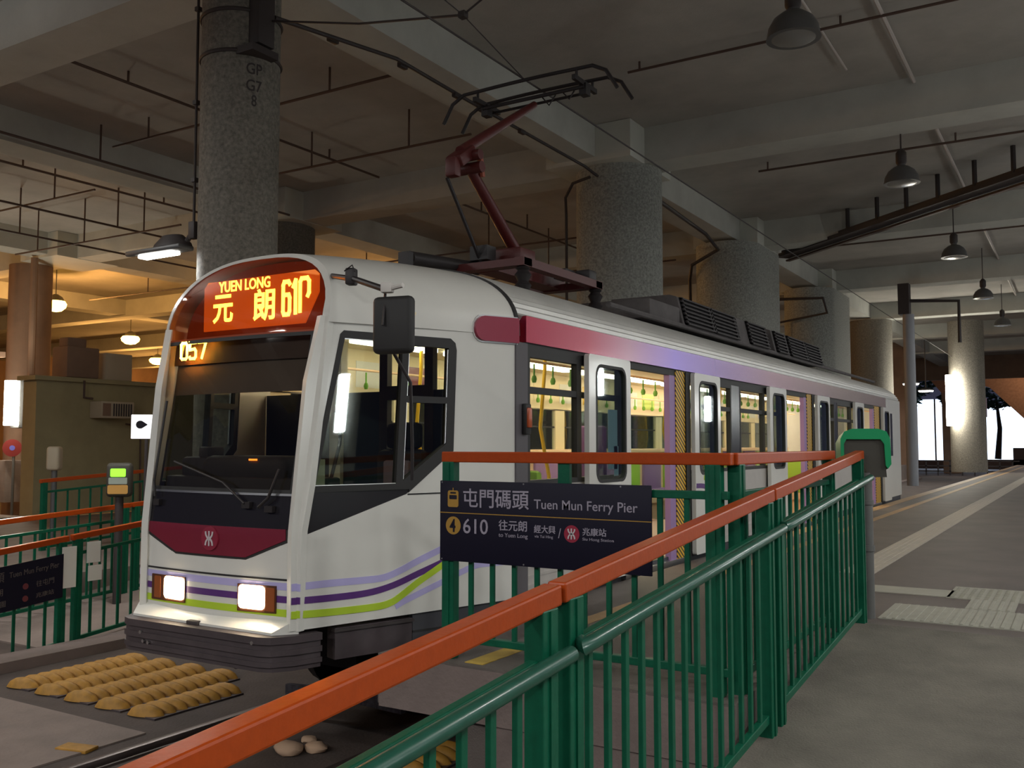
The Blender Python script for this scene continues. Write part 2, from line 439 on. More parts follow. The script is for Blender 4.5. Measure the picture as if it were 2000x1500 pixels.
def column(x, y, rx, ry, m, label, zb=GZ, grp='concrete columns carrying the deck'):
    n = 40; mbc = MB(); ring = []
    pts = []
    e = max(0, ry - rx)
    for k in range(n):
        a = 2 * PI * k / n
        pts.append((rx * math.cos(a), rx * math.sin(a) + (e if math.sin(a) > 1e-9 else -e)))
    mbc.prism(pts, lambda u, v, t: (x + u, y + v, t), zb, 6.584)
    c = mbc.build('concrete_column', m)
    tag(c, label, 'column', grp, 'structure')
    return c
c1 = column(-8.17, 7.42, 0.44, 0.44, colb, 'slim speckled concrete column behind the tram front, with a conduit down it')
column(-7.82, 16.95, 0.85, 0.85, colc, 'broad round grey column right of the pantograph')
column(-8.2, 25.7, 0.86, 1.75, colc, 'second broad grey column beyond the pantograph, where the cable tray ends')
column(-8.15, 34.6, 0.86, 2.0, colc, 'third grey column down the row above the tram roof')
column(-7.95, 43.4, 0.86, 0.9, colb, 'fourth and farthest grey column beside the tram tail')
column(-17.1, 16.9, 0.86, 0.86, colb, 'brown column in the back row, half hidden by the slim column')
column(-27.2, 16.6, 0.60, 0.60, wallb, 'pale column at left edge carrying the bright tube lamp')
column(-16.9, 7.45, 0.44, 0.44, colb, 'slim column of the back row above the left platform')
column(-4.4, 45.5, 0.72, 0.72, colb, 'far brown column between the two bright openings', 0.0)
# pale capital blocks where beams meet columns
mb = MB().ab((-8.9, 15.9, 6.585), (-7.1, 17.9, 7.29))
for x, y in ((-8.25, 25.7), (-8.25, 34.4), (-16.9, 16.95), (-25.8, 16.95)): mb.ab((x - 0.9, y - 1.0, 6.59), (x + 0.9, y + 1.0, 7.29))
struct('trim_12', mb, capc)

# markings on the platform
mb = MB()
tag(MB().ab((-2.96, 4.36, 0.0), (-2.84, 4.80, 0.004)).build('yellow_line', yellowp, None, False), 'short yellow painted dash at the platform end behind the railing', 'road marking')
tag(MB().ab((-3.0, 5.15, 0.0), (-2.88, 62, 0.004)).build('yellow_line', edgep, None, False), 'long ochre line running along the platform beside the tram', 'road marking')
tag(MB().ab((-3.50, 12.0, 0.0), (-3.30, 62, 0.005)).build('platform_edge_strip', edgep, None, False), 'ochre strip on the platform edge along the tram', 'road marking')
def tactile_pad(x0, y0, x1, y1, m, label, bars=None):
    mbt = MB().ab((x0, y0, 0.0), (x1, y1, 0.006))
    if bars == 'x':
        x = x0 + 0.03
        while x < x1 - 0.02: mbt.ab((x, y0 + 0.02, 0.006), (x + 0.022, y1 - 0.02, 0.011)); x += 0.06
    elif bars == 'dot':
        x = x0 + 0.04
        while x < x1 - 0.02:
            y = y0 + 0.04
            while y < y1 - 0.02: mbt.box((x, y, 0.008), (0.028, 0.028, 0.006)); y += 0.06
            x += 0.06
    tag(mbt.build('tactile_strip', m, None, False), label, 'tactile paving')
tactile_pad(-2.02, 9.2, -1.72, 48, tactile, 'long pale tactile guide strip running down the platform', 'x')
tactile_pad(-1.62, 8.15, -0.96, 8.52, tactile2, 'narrow pale tactile strip beside the grey pole foot')
tactile_pad(-0.98, 8.12, 1.6, 8.78, tactile2, 'rear wide tactile strip across the top of the ramp', 'dot')
tactile_pad(-0.80, 7.64, -0.48, 8.12, tactile2, 'short tactile link between the two cross strips', 'x')
tactile_pad(-1.27, 6.92, 2.2, 7.62, tactile2, 'front wide tactile strip across the top of the ramp', 'x')

# rails
for i, (x, lab) in enumerate(((-4.21, 'steel track rail under the tram, on the platform side'), (-5.65, 'steel track rail under the tram, on the far side'))):
    mb = MB().ab((x - 0.035, -10, GZ), (x + 0.035, 69, GZ + 0.05), bev=0.008).ab((x - 0.09, -10, GZ), (x - 0.07, 69, GZ + 0.015)).ab((x + 0.07, -10, GZ), (x + 0.09, 69, GZ + 0.015))
    tag(mb.build('track_rail', railsteel), lab, 'rail', 'rails of the track')
struct('trim_13', MB().ab((-9.0, -8, GZ), (-8.62, 62, GZ + 0.10)), endwall)

# left island platform with its own ramp
mb = MB()
mb.prism([(62, 0.0), (14.8, 0.0), (5.9, -0.90), (5.9, GZ - 0.1), (62, GZ - 0.1)], lambda u, v, t: (t, u, v), -11.2, -9.0)
mb.ab((-20.2, 3.0, GZ), (-11.2, 62, -0.46)).ab((-34, 3.0, GZ), (-20.2, 12.4, -0.40))
struct('floor_left_platform', mb, slabm)
struct('wall_left', MB().ab((-20.8, 12.6, -0.45), (-20.3, 40, 2.70)).ab((-20.9, 12.5, 2.66), (-20.2, 40, 2.76)), wallg)
struct('wall_back_left', MB().ab((-62, 60, GZ), (-9, 60.4, CZ)), wallb)
struct('wall_far_left', MB().ab((-60, -12, GZ), (-59.6, 60, CZ)), wallb)

# ================================================================== FENCES
def slope_panel(name, label, grp, X, y0, y1, zf, H=1.155, gap=0.135, handrail=True, first=None, loc=None, m=green, tops=True):
    """vertical-bar fence panel along Y at X; zf(y) gives the height of its foot"""
    t = thing(name, label, 'fence', (X, (y0 + y1) / 2, zf((y0 + y1) / 2)), grp)
    P = lambda y, h: (X, y, zf(y) + h)
    MB().bar(P(y0, H - 0.03), P(y1, H - 0.03), 0.062, 0.06, 0.007).build('top_rail', orange, t, False)
    MB().bar(P(y0 + 0.03, H - 0.205), P(y1 - 0.03, H - 0.205), 0.03, 0.035, 0.004).build('upper_bar', m, t, False)
    MB().bar(P(y0 + 0.03, 0.085), P(y1 - 0.03, 0.085), 0.035, 0.04, 0.004).build('bottom_bar', m, t, False)
    for y in (y0 + 0.07, y1 - 0.07):
        MB().ab((X - 0.032, y - 0.045, zf(y) - 0.02), (X + 0.032, y + 0.045, zf(y) + H - 0.055), bev=0.005).ab((X - 0.038, y - 0.010, zf(y) - 0.02), (X + 0.038, y + 0.010, zf(y) + H - 0.06)).build('post', m, t, False)
    n = int((y1 - y0 - 0.2) / gap)
    for k in range(1, n + 1):
        y = y0 + 0.07 + (y1 - y0 - 0.14) * k / (n + 1)
        MB().ab((X - 0.009, y - 0.015, zf(y) + 0.09), (X + 0.009, y + 0.015, zf(y) + H - 0.21), bev=0.003).build('baluster', m, t, False)
    if handrail:
        xr = X + 0.075; hh = H - 0.185
        mbh = MB().tube([(X + 0.02, y0 + 0.10, zf(y0) + hh), (xr, y0 + 0.03, zf(y0) + hh)] + [(xr, y, zf(y) + hh) for y in (y0 + 0.06, y1 - 0.03)], 0.024, 16)
        mbh.tube([(xr, y0 + 0.3, zf(y0 + 0.3) + hh - 0.02), (X, y0 + 0.3, zf(y0 + 0.3) + hh - 0.06)], 0.008, 8)
        mbh.tube([(xr, y1 - 0.3, zf(y1 - 0.3) + hh - 0.02), (X, y1 - 0.3, zf(y1 - 0.3) + hh - 0.06)], 0.008, 8)
        mbh.build('handrail', greenl, t)
    return t
G1 = 'railing panels down the ramp in front'
slope_panel('railing_panel', 'nearest orange-topped green railing panel, cut by the bottom of the photo', G1, -1.34, 0.30, 2.43, rz)
slope_panel('railing_panel', 'middle orange-topped railing panel down the ramp with green handrail', G1, -1.34, 2.45, 4.62, rz)
slope_panel('railing_panel', 'uppermost ramp railing panel ending at the green-hooded reader pole', G1, -1.34, 4.64, 6.80, rz)

def cross_panel(label, y, x0, x1, H=1.155, grp='railings round the platform end'):
    t = thing('railing_panel', label, 'fence', ((x0 + x1) / 2, y, 0), grp)
    MB().ab((x0, y - 0.03, H - 0.06), (x1, y + 0.03, H), bev=0.006).build('top_rail', orange, t, False)
    MB().ab((x0 + 0.02, y - 0.02, 0.93), (x1 - 0.02, y + 0.02, 0.97), bev=0.004).build('middle_bar', green, t, False)
    MB().ab((x0 + 0.02, y - 0.02, 0.095), (x1 - 0.02, y + 0.02, 0.135), bev=0.004).build('bottom_bar', green, t, False)
    for x in (x0 + 0.045, x1 - 0.09):
        MB().ab((x - 0.04, y - 0.03, 0), (x + 0.04, y + 0.03, H - 0.055), bev=0.005).ab((x - 0.012, y - 0.037, 0), (x + 0.012, y + 0.037, H - 0.06)).build('post', green, t, False)
    xm = -2.365
    MB().ab((xm - 0.035, y - 0.015, 0.94), (xm + 0.035, y + 0.015, H - 0.05), bev=0.003).build('stub_post', green, t, False)
    n = 11
    for k in range(1, n):
        x = x0 + 0.045 + (x1 - x0 - 0.135) * k / n
        MB().ab((x - 0.014, y - 0.010, 0.11), (x + 0.014, y + 0.010, 0.95), bev=0.003).build('baluster', green, t, False)
    return t
cross_panel('level orange-topped railing across the platform end, carrying the navy sign', 4.42, -3.145, -1.455)
slope_panel('railing_panel', 'level orange-topped railing along the platform side, behind the ramp railing', 'railings round the platform end', -1.47, 4.455, 6.52, lambda y: 0.0, handrail=False)

# left ramp railings
def zl(y): return -0.90 + 0.098 * (y - 5.6) if y < 14.7 else 0.0
G3 = 'railing panels on the left ramp'
def left_z(y): return -0.99 + 0.10 * (y - 5.31)
slope_panel('railing_panel', 'left ramp railing panel with the dark sign, at the left photo edge', G3, -9.07, 4.1, 6.03, left_z, H=1.17, gap=0.17, handrail=False)
slope_panel('railing_panel', 'left ramp railing panel next to the tram front corner', G3, -9.07, 6.07, 8.2, left_z, H=1.17, gap=0.17, handrail=False)
def back_z(y): return -0.83 + 0.06 * (y - 6.2)
slope_panel('railing_panel', 'second left railing behind, its orange rail catching a lamp glint', G3, -10.6, 5.0, 7.9, back_z, H=1.17, gap=0.17, handrail=False)
slope_panel('railing_panel', 'second left railing continued, reaching the tram corner', G3, -10.6, 7.93, 10.6, back_z, H=1.17, gap=0.17, handrail=False)
slope_panel('railing_panel', 'farthest left railing in front of the olive wall', G3, -14.0, 8.8, 13.4, lambda y: -0.50 + 0.06 * (y - 8.8), H=1.15, gap=0.2, handrail=False)

# ------------------------------------------------------------------ navy station sign
sg = thing('station_sign', 'navy station sign with white lettering fixed to the platform end railing', 'sign', (-2.5, 4.375, 0.76))
MB().ab((-3.14, 4.372, 0.545), (-1.855, 4.385, 0.992), bev=0.003).build('sign_panel', navy, sg)
fs = lambda u, v, t: (u, 4.372 + t, v)
def stx(s, b, m=signw, bold=0.0): return text('lettering', s, b, fs, m, sg, bold, 0.002)
# u: -3.14..-1.855 ; v .545..0.992
def SU(p): return -3.14 + (p - 40) / 1850.0 * 1.285
def SV(px, py): # rectified height inside the panel
    top = 365 + (px - 40) / 1850.0 * 25; bot = 1085 + (px - 40) / 1850.0 * 130
    return 0.992 - (py - top) / (bot - top) * 0.447
def SB(x0, y0, x1, y1):
    xm = (x0 + x1) / 2
    return (SU(x0), SV(xm, y1), SU(x1), SV(xm, y0))
stx('屯門碼頭', SB(270, 440, 880, 615), bold=0.01)
stx('Tuen Mun Ferry Pier', SB(925, 540, 1785, 655), bold=0.005)
stx('610', SB(270, 712, 505, 848), bold=0.006)
stx('往元朗', SB(605, 722, 862, 820), bold=0.01)
stx('to Yuen Long', SB(605, 842, 868, 890))
stx('經大興', SB(925, 765, 1110, 838), bold=0.01)
stx('via Tai Hing', SB(930, 855, 1090, 888))
stx('/', SB(1135, 790, 1160, 880))
stx('兆康站', SB(1340, 785, 1535, 858), bold=0.01)
stx('Siu Hong Station', SB(1340, 878, 1595, 912))
skin('gold_line', [[(-3.14, SV(40, 656)), (-1.855, SV(1890, 726)), (-1.855, SV(1890, 718)), (-3.14, SV(40, 648))]], lambda u, v, t: fs(u, v, t - 0.001), signg, sg, 0.0015, 0, 0)
b = SB(100, 682, 245, 862)
skin('platform_number_disc', [circ((b[0] + b[2]) / 2, (b[1] + b[3]) / 2, 0.050)], lambda u, v, t: fs(u, v, t - 0.0015), signg, sg, 0.002, 0, 0)
text('lettering', '4', SB(140, 712, 195, 830), lambda u, v, t: fs(u, v, t - 0.002), navy, sg, 0.02, 0.002)
b = SB(1180, 775, 1320, 905)
railway_logo(lambda u, v, t: fs(u, v, t + 0.006), (b[0] + b[2]) / 2, (b[1] + b[3]) / 2, 0.045, sg, signr)
# tram pictogram
b = SB(118, 430, 222, 605); cx = (b[0] + b[2]) / 2; wv = (b[2] - b[0]); hv = b[3] - b[1]
skin('tram_symbol', [rrect(b[0], b[1], b[2], b[1] + hv * 0.86, 0.012), rrect(b[0] + 0.010, b[1] + hv * 0.40, b[2] - 0.010, b[1] + hv * 0.62, 0.005)[::-1], rrect(b[0] + 0.016, b[1] + hv * 0.69, b[2] - 0.016, b[1] + hv * 0.78, 0.003)[::-1]], lambda u, v, t: fs(u, v, t - 0.0015), signg, sg, 0.002, 0, 0)
skin('tram_symbol', [ribbon([(cx, b[1] + hv * 0.86), (cx, b[3])], 0.005)], lambda u, v, t: fs(u, v, t - 0.0015), signg, sg, 0.002, 0, 0)
for u in (-3.125, -2.59, -2.02):
    for v in (0.983, 0.555): skin('screw', [circ(u, v, 0.0045, 10)], lambda a, b_, t: fs(a, b_, t - 0.002), chrome, sg, 0.003, 0, 0)

# dark sign on the left railing
s2 = thing('station_sign', 'dark station sign on the left ramp railing, at the left photo edge', 'sign', (-9.03, 5.3, -0.2))
f2 = lambda u, v, t: (-9.015 - t, u, v)
zt = lambda y: 0.0 + 0.10 * (y - 5.31) + 0.01
skin('sign_panel', [[(4.75, zt(4.75) - 0.44), (5.95, zt(5.95) - 0.44), (5.95, zt(5.95)), (4.75, zt(4.75))]], f2, navy, s2, 0.012, 0, 0)
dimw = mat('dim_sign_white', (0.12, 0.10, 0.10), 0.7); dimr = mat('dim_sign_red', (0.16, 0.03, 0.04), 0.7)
def t2(s, y0, y1, dz0, dz1, m=dimw):
    o = text('lettering', s, (y0, dz0, y1, dz1), lambda u, v, t: (-9.012 - t, u, zt(u) + v), m, s2, 0.0, 0.001)
t2('屯門碼頭', 4.95, 5.33, -0.15, -0.05); t2('Tuen Mun Ferry Pier', 5.38, 5.90, -0.14, -0.07)
t2('往元朗', 5.10, 5.32, -0.28, -0.21); t2('往屯門', 5.66, 5.85, -0.27, -0.21)
t2('610', 4.85, 5.02, -0.28, -0.21); t2('往天水圍', 5.10, 5.35, -0.39, -0.33); t2('兆康站', 5.66, 5.85, -0.38, -0.33)
for dz in (-0.24, -0.36):
    skin('logo_disc', [circ(5.55, zt(5.55) + dz, 0.03, 16)], lambda u, v, t: f2(u, v, t - 0.002), dimr, s2, 0.003, 0, 0)
for k, (y, z, h) in enumerate(((6.0, 0.14, 0.42), (6.28, 0.17, 0.22), (6.30, -0.08, 0.16))):
    tag(MB().ab((-9.03, y - 0.06, z - h), (-9.022, y + 0.10, z)).build('notice', paper, None, False), ('tall pale notice on the left railing beside the dark sign', 'upper small pale notice on the left railing post', 'lower small pale notice on the left railing post')[k], 'notice')

# ------------------------------------------------------------------ reader pole with green hood, at the top of the ramp
rd = thing('card_reader', 'card reader on a grey pole with a bright green hood, seen from behind', 'card reader', (-1.33, 6.92, 0.0))
MB().tube([(-1.33, 6.92, 0), (-1.33, 6.92, 1.0)], 0.046, 20).lathe([(0.054, 0.46), (0.054, 0.50)], (-1.33, 6.92, 0), 20).lathe([(0.054, 0.78), (0.054, 0.81)], (-1.33, 6.92, 0), 20).build('pole', steelp, rd)
rotr = math.radians(20)
Rz = Matrix.Rotation(rotr, 3, 'Z'); RC = Vector((-1.345, 6.94, 0))
rb_ = MB().prism([(-0.135, 1.08), (-0.135, 1.235), (0.125, 1.235), (0.145, 0.97), (0.02, 0.97), (0.0, 1.06)], lambda u, v, t: RC + Rz @ Vector((u, t, 0)) + Vector((0, 0, v)), -0.06, 0.10)
rb_.build('reader_body', readerb, rd)
hd = MB()
hp = [(-0.160, 1.10), (-0.160, 1.235), (-0.135, 1.285), (-0.08, 1.305), (0.09, 1.305), (0.145, 1.285), (0.168, 1.235), (0.172, 1.06), (0.150, 1.03), (0.135, 1.05), (0.128, 1.20), (0.105, 1.232), (-0.12, 1.232), (-0.137, 1.20), (-0.137, 1.10)]
hd.prism(hp, lambda u, v, t: RC + Rz @ Vector((u, t, 0)) + Vector((0, 0, v - (t + 0.085) * 0.12)), -0.085, 0.16)
hd.build('hood', hood, rd)

# reader on the left platform with a green screen
rl = thing('card_reader', 'card reader with a lit green screen on the left platform', 'card reader', (-10.2, 7.45, -0.62))
MB().tube([(-10.2, 7.45, -0.76), (-10.2, 7.45, 0.55)], 0.05, 14).build('pole', iron, rl)
rr2 = math.radians(38)
MB().box((-10.2, 7.45, 0.76), (0.30, 0.16, 0.42), rr2, 0.05, 3).build('reader_body', readerb, rl)
fn = lambda u, v, t: Vector((-10.2, 7.45, 0.76)) + Matrix.Rotation(rr2, 3, 'Z') @ Vector((u, -0.084 + t, v))
skin('screen', [rrect(-0.09, 0.04, 0.09, 0.14, 0.015)], fn, screeng, rl, 0.004, 0, 0)
skin('reader_face', [rrect(-0.11, -0.05, 0.11, 0.03, 0.01)], fn, mat('grey_reader_face', (0.35, 0.40, 0.34), 0.5), rl, 0.004, 0, 0)
skin('card_pad', [rrect(-0.12, -0.17, 0.12, -0.06, 0.02)], fn, mat('orange_card_pad', (0.62, 0.33, 0.08), 0.5), rl, 0.004, 0, 0)
rm = thing('card_reader', 'small pale card reader beside the left platform column', 'card reader', (-15.5, 10.0, -0.46))
MB().tube([(-15.5, 10.0, -0.46), (-15.5, 10.0, 0.75)], 0.05, 12).build('pole', lampgrey, rm)
MB().box((-15.5, 10.0, 0.95), (0.22, 0.22, 0.42), 0.6, 0.05, 3).build('reader_body', acm, rm)

# ------------------------------------------------------------------ yellow hump strips on the track slab
def hump_row(label, x0, y0, n, sx=0.33, grp='yellow anti-trespass hump strips in front of the tram'):
    t = thing('hump_strip', label, 'hump strip', (x0, y0, GZ), grp)
    MB().ab((x0 - sx / 2, y0 - 0.05, GZ), (x0 + sx / 2, y0 + 0.112 * n - 0.05, GZ + 0.014)).build('base_mat', bumperm, t, False)
    for k in range(n):
        h = MB(); h.lathe([(0.0, 0.085), (0.45, 0.074), (0.8, 0.045), (1.0, 0.0)], (0, 0, 0), 14, sx * 0.5, 0.066)
        bmesh.ops.transform(h.bm, matrix=Matrix.Translation((x0, y0 + k * 0.112, GZ + 0.010)) @ Matrix.Rotation(0.30, 4, 'Z'), verts=h.bm.verts)
        h.build('hump', humpm, t)
for i, (x, lab) in enumerate(((-7.98, 'yellow hump strip nearest the left platform kerb'), (-7.57, 'second yellow hump strip from the left kerb'),
        (-7.16, 'middle yellow hump strip of the five'), (-6.75, 'fourth yellow hump strip from the left kerb'), (-6.34, 'yellow hump strip nearest the tram and its rails'))):
    hump_row(lab, x, 4.92 - 0.0 * i, 11 if i < 4 else 8)
hump_row('orange hump strip behind the ramp railing, under the platform end', -3.8, 4.95, 5, grp=None)
tag(MB().box((-6.06, 4.14, GZ + 0.012), (0.26, 0.13, 0.024), 0.25, 0.006).build('ground_plate', humpm), 'single flat yellow plate on the slab beside the near rail', 'plate')
for k, (x, y, s) in enumerate(((-4.75, 4.85, 0.09), (-4.62, 4.98, 0.07), (-4.80, 5.10, 0.05))):
    m_ = MB(); bmesh.ops.create_icosphere(m_.bm, subdivisions=2, radius=s)
    for v in m_.bm.verts: v.co = Vector((v.co.x * 1.3 + x, v.co.y + y, v.co.z * 0.55 + GZ + s * 0.4)) + Vector((random.uniform(-1, 1),) * 3) * s * 0.08
    tag(m_.build('stone', stonem), ('largest pale stone between the rails under the tram nose', 'middle-sized pale stone between the rails', 'smallest pale stone between the rails')[k], 'stone')

# ================================================================== TRAM
XC = -4.90                      # centre line
TR = thing('tram', 'white light rail tram with purple and lime stripes and lit destination display', 'tram', (XC, 14.4, GZ))
YJ, YJ2, YE = 5.98, 22.80, 24.5  # where the cab taper ends, where the tail taper starts, tail end
HW = 1.30
def yF(z):
    return 4.27 + (0 if z < .64 else .13 * (z - .64)) + (0 if z < 2 else 0.6 * (z - 2) ** 2)
def wF(z): return 0.745 + 0.035 * min(1, max(0, z / 1.6))
def fr(u, v, t): return Vector((XC + u, yF(v) + 0.05 * (u / .75) ** 2 + t, v))
c0 = Vector((XC + .72, 4.31)); c1 = Vector((-3.6, YJ)); dd = (c1 - c0); LS = dd.length; dd.normalize(); nn = Vector((-dd.y, dd.x))
def sd(s, v, t):                # right cab side; s along the taper, t inwards
    lean = max(0.0, yF(v) - 4.27) * (1 - min(1, max(0, s / LS)))
    p = c0 + dd * s + nn * t
    return Vector((p.x + lean * 0.10, p.y + lean * 0.75, v))
def sdl(s, v, t):
    p = sd(s, v, t); return Vector((2 * XC - p.x, p.y, v))
def P(name, loops, fn, m, par=TR, t=0.02, du=0.12, dv=0.12): return skin(name, loops, fn, m, par, t, du, dv)

# outline of the nose seen from the front
def nose_top(w_, z0, z1, e=2.3, n=12):
    o = []
    for k in range(n + 1):
        a = PI / 2 * k / n; o.append((w_ * math.cos(a) ** (2 / e), z0 + (z1 - z0) * math.sin(a) ** (2 / e)))
    return o
R = nose_top(0.785, 1.98, 2.515, 2.7)
M_ = nose_top(0.758, 1.93, 2.488, 2.7)
outer = [(-0.772, 0.66), (0.752, 0.66), (0.775, 0.95), (0.785, 1.6)] + R + [(-u, v) for u, v in R[::-1]][1:] + [(-0.785, 1.6), (-0.775, 0.95)]
inner = [(0.655, 0.66), (0.66, 0.88), (0.685, 1.55), (0.715, 1.85)] + [(min(u, .735), v) for u, v in M_] + [(-u, v) for u, v in M_[::-1]][1:] + [(-0.758, 1.55), (-0.738, 0.88), (-0.73, 0.66)]
# arch = outer boundary minus mask, open at the bottom: one ring polygon
arch = [(0.752, 0.66), (0.775, 0.95), (0.785, 1.6)] + R + [(-u, v) for u, v in R[::-1]][1:] + [(-0.785, 1.6), (-0.775, 0.95), (-0.768, 0.66)] + inner[::-1]
P('front_arch', [arch], fr, white, t=0.05)
lower = [(-0.768, 0.05), (0.738, 0.05), (0.752, 0.66), (0.655, 0.66), (0.655, 0.59), (0.315, 0.465), (-0.352, 0.465), (-0.73, 0.60), (-0.73, 0.66), (-0.768, 0.66)]
P('front_lower_panel', [lower], fr, white, t=0.05)
P('front_seam', [[(-0.70, 0.352), (0.66, 0.352), (0.66, 0.364), (-0.70, 0.364)]], lambda u, v, t: fr(u, v, t - 0.002), rubber, t=0.004)
for x in (-0.70, 0.662): P('front_seam', [[(x - .006, .06), (x + .006, .06), (x + .006, .60), (x - .006, .60)]], lambda u, v, t: fr(u, v, t - 0.002), rubber, t=0.004)
P('emblem_panel_edge', [[(-0.73, 0.665), (-0.73, 0.600), (-0.352, 0.463), (0.315, 0.463), (0.655, 0.588), (0.655, 0.665)]], fr, rubber, t=0.03)
ep = P('crimson_panel', [[(-0.715, 0.668), (-0.705, 0.616), (-0.348, 0.480), (0.312, 0.480), (0.635, 0.602), (0.63, 0.668)]], lambda u, v, t: fr(u, v, t - 0.004), crimson, t=0.01)
railway_logo(lambda u, v, t: fr(u, v, t - 0.004), 0.0, 0.585, 0.078, ep, mat('emblem_crimson', (0.27, 0.018, 0.045), 0.4), 0.002)
P('black_front_panel', [[(-0.73, 0.668), (0.655, 0.668), (0.66, 0.875), (-0.738, 0.875)]], fr, black, t=0.03)
P('windscreen_sill', [[(-0.738, 0.873), (0.66, 0.873), (0.66, 0.887), (-0.738, 0.887)]], lambda u, v, t: fr(u, v, t - 0.006), chrome, t=0.02)
# windscreen and destination display
wsp = [(0.66, 0.887), (0.685, 1.55), (0.70, 1.935), (-0.758, 1.935), (-0.758, 1.55), (-0.738, 0.887)]
P('windscreen', [wsp], lambda u, v, t: fr(u, v, t + 0.006), wscr, t=0.003)
P('windscreen_gasket', [wsp, [(0.63, 0.91), (0.65, 1.55), (0.662, 1.90), (-0.72, 1.90), (-0.72, 1.55), (-0.705, 0.91)][::-1]], lambda u, v, t: fr(u, v, t + 0.0), rubber, t=0.012)
dhl = [(0.72, 1.93)] + [(min(u, .735), v) for u, v in M_] + [(-u, v) for u, v in M_[::-1]][1:] + [(-0.757, 1.93)]
dh = P('destination_housing', [dhl], lambda u, v, t: fr(u, v, t + 0.17), destm, t=0.03)
P('destination_glass', [dhl], lambda u, v, t: fr(u, v, t + 0.006), glass('brown_tinted_glass', (0.80, 0.58, 0.48), 1.4), t=0.003)
P('destination_shelf', [[(-0.73, 0.0), (0.69, 0.0), (0.69, 0.17), (-0.73, 0.17)]], lambda u, v, t: fr(u, 1.925, v) + Vector((0, 0, t)), destm, t=0.012)
fd = lambda u, v, t: Vector((XC + u, 4.585 + t, v))
skin('led_display', [[(-0.48, 2.0), (0.50, 2.0), (0.62, 2.20), (0.62, 2.32), (0.58, 2.35), (-0.44, 2.35), (-0.48, 2.31)]], fd, ledback, dh, 0.01, 0, 0)
text('led_text', 'YUEN LONG', (-0.33, 2.268, 0.175, 2.345), fd, ledm, dh, 0.012, 0.003)
text('led_text', '元', (-0.385, 2.052, -0.185, 2.252), fd, ledm, dh, 0.018, 0.003)
text('led_text', '朗', (0.018, 2.042, 0.222, 2.262), fd, ledm, dh, 0.018, 0.003)
def digit(strokes, u0, w_, z0, h_, f, lw=0.028, cut=None):
    m_ = MB()
    for a_, b_ in zip(strokes[:-1], strokes[1:]):
        p = Vector((u0 + a_[0] * w_, z0 + a_[1] * h_)); q = Vector((u0 + b_[0] * w_, z0 + b_[1] * h_)); d_ = (q - p).normalized()
        rb = ribbon([tuple(p - d_ * lw * .35), tuple(q + d_ * lw * .35)], lw); m_.prism(rb, f, -0.004, 0.0)
    m_.build('led_digit', ledm, dh, False)
digit([(1, .92), (.8, 1), (.15, 1), (0, .9), (0, .1), (.15, 0), (.85, 0), (1, .1), (1, .5), (.85, .6), (.1, .6)], 0.300, 0.060, 2.068, 0.222, fd)
digit([(0, .8), (1, 1), (1, 0)], 0.392, 0.022, 2.072, 0.222, fd)
digit([(0, 0), (0, .9), (.15, 1), (.8, 1), (1, .9), (1, .55), (.85, .45)], 0.455, 0.080, 2.080, 0.220, fd)
f57 = lambda u, v, t: Vector((XC + u, 4.46 + t, v))
digit([(0, .1), (0, .9), (.2, 1), (.8, 1), (1, .9), (1, .1), (.8, 0), (.2, 0), (0, .1)], -0.560, 0.062, 1.797, 0.112, f57, 0.020)
digit([(1, 1), (0, 1), (0, .55), (.8, .6), (1, .45), (1, .12), (.8, 0), (.1, 0), (0, .1)], -0.470, 0.062, 1.797, 0.112, f57, 0.020)
digit([(0, 1), (1, 1), (.45, 0)], -0.380, 0.075, 1.797, 0.112, f57, 0.020)
P('sun_blind', [[(-0.70, 1.545), (0.66, 1.545), (0.66, 1.76), (-0.70, 1.76)]], lambda u, v, t: fr(u, v, t + 0.09), blindm, t=0.006)
P('header_panel', [[(-0.72, 1.76), (0.68, 1.76), (0.70, 1.94), (-0.75, 1.94)]], lambda u, v, t: fr(u, v, t + 0.07), mat('brown_header', (0.07, 0.040, 0.035), 0.6), t=0.02)
# wipers
wp = MB().tube([fr(0.42, 0.80, -0.03), fr(0.50, 0.86, -0.04), fr(0.56, 1.04, -0.035)], 0.010, 8).tube([fr(0.30, 0.82, -0.03), fr(0.10, 0.95, -0.04), fr(-0.42, 1.08, -0.035)], 0.008, 8)
wp.box(fr(0.31, 0.81, -0.015), (0.07, 0.03, 0.04)).box(fr(0.50, 0.79, -0.015), (0.07, 0.03, 0.04)).build('wiper', pantob, TR)
MB().tube([fr(-0.60, 0.84, -0.03), fr(-0.62, 0.95, -0.04), fr(-0.60, 1.5, -0.035)], 0.009, 8).box(fr(-0.58, 0.80, -0.015), (0.06, 0.03, 0.04)).build('wiper', pantob, TR)
# stripes round the nose
for z, h, m in ((0.317, 0.045, lav), (0.238, 0.042, purple), (0.155, 0.045, lime)):
    P('front_stripe', [[(-0.768, z - h / 2), (0.748, z - h / 2), (0.748, z + h / 2), (-0.768, z + h / 2)]], lambda u, v, t: fr(u, v, t - 0.0025), m, t=0.004)
# head lamps
for (u0, u1, l0, l1, au) in ((-0.60, -0.235, -0.45, -0.24, -0.53), (0.26, 0.572, 0.275, 0.488, 0.53)):
    lu = P('headlamp_unit', [[(u0, 0.145), (u1, 0.15), (u1, 0.318), (u0, 0.315)]], lambda u, v, t: fr(u, v, t - 0.012), mat('lamp_housing', (0.10, 0.035, 0.015), 0.35), t=0.02)
    skin('headlamp_lens', [rrect(l0, 0.165, l1, 0.312, 0.03)], lambda u, v, t: fr(u, v, t - 0.018), headm, lu, 0.006, 0, 0)
    skin('indicator_lens', [rrect(au - 0.035, 0.16, au + 0.035, 0.305, 0.008)], lambda u, v, t: fr(u, v, t - 0.016), amber, lu, 0.006, 0, 0)
